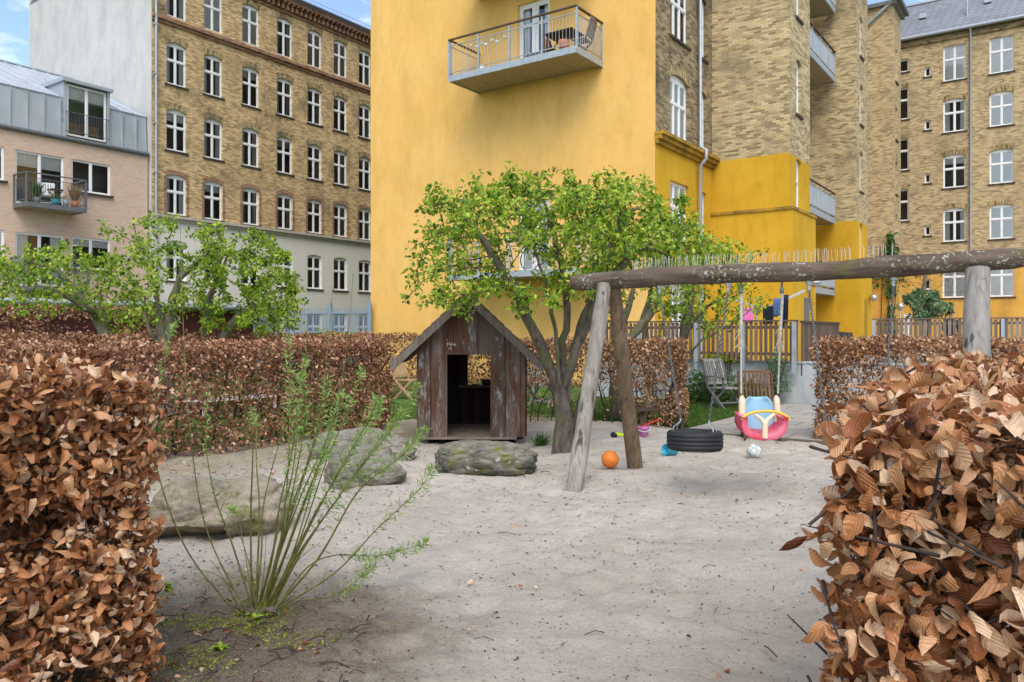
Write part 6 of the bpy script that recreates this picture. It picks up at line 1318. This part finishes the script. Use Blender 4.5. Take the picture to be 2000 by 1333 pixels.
def bicycle():
    z = 3.33; t = thing('bicycle', 'dark bicycle standing on the lower balcony behind the tree', 'bicycle', tuple(B(-13.6, 19.6, z)), YAW); bl = plain('black_bike_paint', (.015, .015, .018), .4)
    for x in (-.52, .52):
        m = MB(); m.tube([(x+.33*math.cos(a), 0, .34+.33*math.sin(a)) for a in np.linspace(0, 2*math.pi, 33)], .018, 6, False); m.build('wheel', bl, t, 'local')
        m = MB(); [m.tube([(x, 0, .34), (x+.33*math.cos(a), 0, .34+.33*math.sin(a))], .003, 3, False) for a in np.linspace(0, 6.28, 17)]; m.build('spokes', M['steel'], t, 'local')
    m = MB(); A_, B_, C_, D_, E_ = (-.52, 0, .34), (-.08, 0, .30), (-.2, 0, .78), (.36, 0, .80), (.52, 0, .34)
    for a, b_ in ((A_, B_), (A_, C_), (B_, C_), (C_, D_), (B_, D_), (D_, E_)): m.tube([a, b_], .016, 6)
    m.build('frame', bl, t, 'local'); m = MB(); m.box(-.34, -.1, -.06, .06, .9, .94); m.tube([C_, (-.22, 0, .9)], .014, 6); m.build('saddle', bl, t, 'local'); m = MB(); m.tube([D_, (.33, 0, .98)], .014, 6); m.tube([(.28, -.25, 1.0), (.36, 0, .98), (.28, .25, 1.0)], .013, 6); m.build('handlebar', bl, t, 'local')
bicycle()
pot('potted_plant', 'terracotta pot with a leafy plant at the left of the lower balcony', B(-15.3, 19.7, 3.33), .2, .3, terra, M['leaf_dark'], .35, 120, .07)
def grill():
    p = W(1642, 662, 23); t = thing('barbecue', 'dark covered barbecue standing above the right hedge in front of the ochre wall', 'barbecue', (p.x, p.y, .5), R(-20)); m = MB(); m.hexa([(-.35, -.25, .72), (.35, -.25, .72), (.35, .25, .72), (-.35, .25, .72), (-.28, -.2, 1.04), (.3, -.2, 1.0), (.3, .2, 1.0), (-.28, .2, 1.04)]); m.build('hood', plain('black_cover', (.02, .02, .022), .6), t, 'local')
    m = MB(); m.box(.36, .85, -.2, .2, .80, .84); m.build('side_shelf', plain('dark_shelf', (.10, .07, .05), .6), t, 'local')
    for x in (-.3, .3): m = MB(); m.box(x-.02, x+.02, -.02, .02, 0, .72); m.build('leg', M['steel_dark'], t, 'local')
grill()

# ------------------------------------------------------------------ the person behind the far fence
def person():
    s = 27.0; q = W(1857, 612, s); H0 = .5; t = thing('person', 'person in dark clothes and sunglasses standing behind the weathered fence', 'person', (q.x, q.y, H0)); hz_ = q.z-H0   # head centre height
    bm = bmesh.new(); lay = bm.verts.layers.skin.new() if False else None; bm.free()
    J = [((0, 0, .93), .15), ((0, 0, 1.15), .125), ((0, 0, 1.33), .15), ((0, 0, 1.42), .075), ((0, -.01, 1.50), .055), ((0, -.02, 1.60), .092), ((0, -.01, 1.70), .085),
         ((.19, 0, 1.36), .06), ((.25, .02, 1.10), .045), ((.20, -.12, .90), .035), ((-.19, 0, 1.36), .06), ((-.25, .02, 1.10), .045), ((-.22, -.1, .88), .035),
         ((.10, 0, .85), .095), ((.11, -.01, .48), .062), ((.11, 0, .09), .042), ((.12, -.14, .04), .035), ((-.10, 0, .85), .095), ((-.11, -.01, .48), .062), ((-.11, 0, .09), .042), ((-.12, -.14, .04), .035)]
    E_ = [(0, 1), (1, 2), (2, 3), (3, 4), (4, 5), (5, 6), (2, 7), (7, 8), (8, 9), (2, 10), (10, 11), (11, 12), (0, 13), (13, 14), (14, 15), (15, 16), (0, 17), (17, 18), (18, 19), (19, 20)]
    k = hz_/1.62; me = bpy.data.meshes.new('body'); me.from_pydata([tuple(Vector(p)*k) for p, r in J], E_, []); o = bpy.data.objects.new('body', me); C.objects.link(o); o.parent = t
    sk = o.modifiers.new('skin', 'SKIN'); 
    for i, (p, r) in enumerate(J): me.skin_vertices[0].data[i].radius = (r*k, r*k*.85)
    me.skin_vertices[0].data[0].use_root = True; o.modifiers.new('sub', 'SUBSURF').levels = 2; o.modifiers['sub'].render_levels = 2
    mt = NT('dark_clothes_and_skin', .8, .2); sp = mt.n('ShaderNodeSeparateXYZ'); mt.l(mt.co(), sp.inputs[0]); mt.col(mt.mix(mt.math('GREATER_THAN', sp.outputs[2], 1.46*k), (.02, .02, .024), (.48, .28, .2))); me.materials.append(mt.m)
    m = MB(); hm = [(0, .11), (.05, .105), (.09, .07), (.105, .02), (.10, -.03), (.09, -.06)]; m.lathe([(r*k, z*k) for r, z in hm], (0, .015*k, 1.645*k), 16); m.build('hair', plain('dark_hair', (.04, .025, .018), .7), t, 'local')
    m = MB(); m.box(-.075*k, .075*k, -.125*k, -.09*k, 1.615*k, 1.65*k); m.build('sunglasses', plain('black_lens', (.01, .01, .01), .2, .6), t, 'local')
    m = MB(); m.box(-.012*k, .012*k, -.128*k, -.09*k, 1.575*k, 1.615*k); m.box(-.028*k, .028*k, -.112*k, -.09*k, 1.54*k, 1.55*k); m.build('nose', plain('skin', (.5, .28, .21), .6), t, 'local')
person()

# ------------------------------------------------------------------ litter, weeds and dead grass
def debris():
    def region(n, px, s0, s1): return [((px[0]+(px[1]-px[0])*random.random()-1000)/F, s0+(s1-s0)*random.random()**1.5) for _ in range(n)]
    pts = region(17000, (250, 1650), 3.0, 11)+region(8000, (150, 760), 2.9, 5.2)+region(1500, (280, 800), 7.5, 10.5); P = np.array([(a*s, s, 0) for a, s in pts])
    uv = np.stack([P[:, 0]*CS-P[:, 1]*SN, P[:, 0]*SN+P[:, 1]*CS], 1); P[:, 2] = [footheight(a, b)+.016 for a, b in uv]; n = len(P); Tm = [(np.array([(-.5, 0, 0), (.5, 0, 0), (.4, 1, .15), (-.3, .9, 0)])*np.array([w_, 1, 1]), np.array([(0, 1, 2, 3)])) for w_ in (.15, .5, .9)]
    mt = leafmat('bark_bits', [(0, (.045, .03, .022)), (.55, (.12, .085, .06)), (.85, (.27, .2, .13)), (1, (.5, .44, .36))], .0)
    o = scatter('litter', Tm, P, unit(rng.normal(0, 1, (n, 3))*[1, 1, .15]), unit(rng.normal(0, .25, (n, 3))+[0, 0, 1]), (.003+.017*rng.random(n)**3)*np.clip(P[:, 1]/5, .7, 1.5), rng.random(n), mt); tag(o, 'bark crumbs and dry bits scattered over the sand', 'litter', kind='stuff')
    # fallen beech leaves
    pts = region(90, (230, 620), 2.9, 5)+region(120, (280, 760), 8.2, 10)+region(60, (900, 1650), 3.4, 11); P = np.array([(a*s, s, 0) for a, s in pts]); uv = np.stack([P[:, 0]*CS-P[:, 1]*SN, P[:, 0]*SN+P[:, 1]*CS], 1); P[:, 2] = [footheight(a, b)+.022 for a, b in uv]; n = len(P)
    o = scatter('fallen_leaves', BEECH_MID, P, unit(rng.normal(0, 1, (n, 3))*[1, 1, .1]), unit(rng.normal(0, .3, (n, 3))+[0, 0, 1]), rng.uniform(.03, .055, n), rng.random(n), M['beech']); tag(o, 'fallen dry beech leaves on the sand', 'fallen leaves', kind='stuff')
    # sticks
    m = MB()
    for a, s in region(120, (210, 720), 3.0, 4.4)+region(14, (900, 1600), 3.6, 9):
        an = random.uniform(0, 3.14); l = random.uniform(.03, .16); p = Vector((a*s, s, .022)); d = Vector((math.cos(an), math.sin(an), 0)); m.tube([p-d*l/2, p+Vector((random.uniform(-.01, .01), .01, .012)), p+d*l/2], random.uniform(.0015, .004), 5, False)
    o = m.build('sticks', M['twig']); tag(o, 'dead twigs lying on the soil by the willow', 'twigs', kind='stuff')
    # ground cover of moss and tiny weeds in the soil patch
    P = []
    for _ in range(6500):
        px = random.gauss(430, 120); py = random.gauss(1225, 62)
        if py < 1120 or px < 180: continue
        g_ = G(px, py); q = Vector((g_.x*4, g_.y*4, 3.3))
        if mnoise.noise(q) > .12-.25*random.random(): P.append((g_.x, g_.y, .012))
    P = np.array(P); n = len(P); o = scatter('ground_cover', TREE_LEAF, P, unit(rng.normal(0, .8, (n, 3))*[1, 1, .4]+[0, 0, .35]), unit(rng.normal(0, .4, (n, 3))+[0, 0, 1]), rng.uniform(.006, .016, n), rng.random(n)*.9, M['leaf_gold']); tag(o, 'thin green moss and seedlings on the soil round the willow', 'ground cover', kind='stuff')
    spots = [(318, 1152, 1.5, 'beside the near left hedge'), (498, 1215, 1.1, 'right under the willow stump'), (428, 1275, 1.2, 'below the willow on the bare soil'), (660, 1258, .9, 'to the right of the soil patch')]
    for px, py, k, wh in spots:
        g_ = G(px, py); t = thing('weed', 'small bright green leafy weed '+wh, 'weed', tuple(g_), 0, 'weeds on the soil'); n = int(26*k); a = rng.random(n)*6.28; D = np.stack([np.cos(a), np.sin(a), rng.uniform(.25, 1.3, n)], 1); scatter('leaves', [leaf_template(2, 3, .5, .5, .2, 0, 0)], np.tile(np.array(g_)+[0, 0, .012], (n, 1))+rng.normal(0, .006*k, (n, 3)), unit(D), np.tile([0., 0., 1.], (n, 1))+rng.normal(0, .2, (n, 3)), rng.uniform(.022, .05, n)*k, rng.random(n)*.8, M['leaf'], t)
debris()
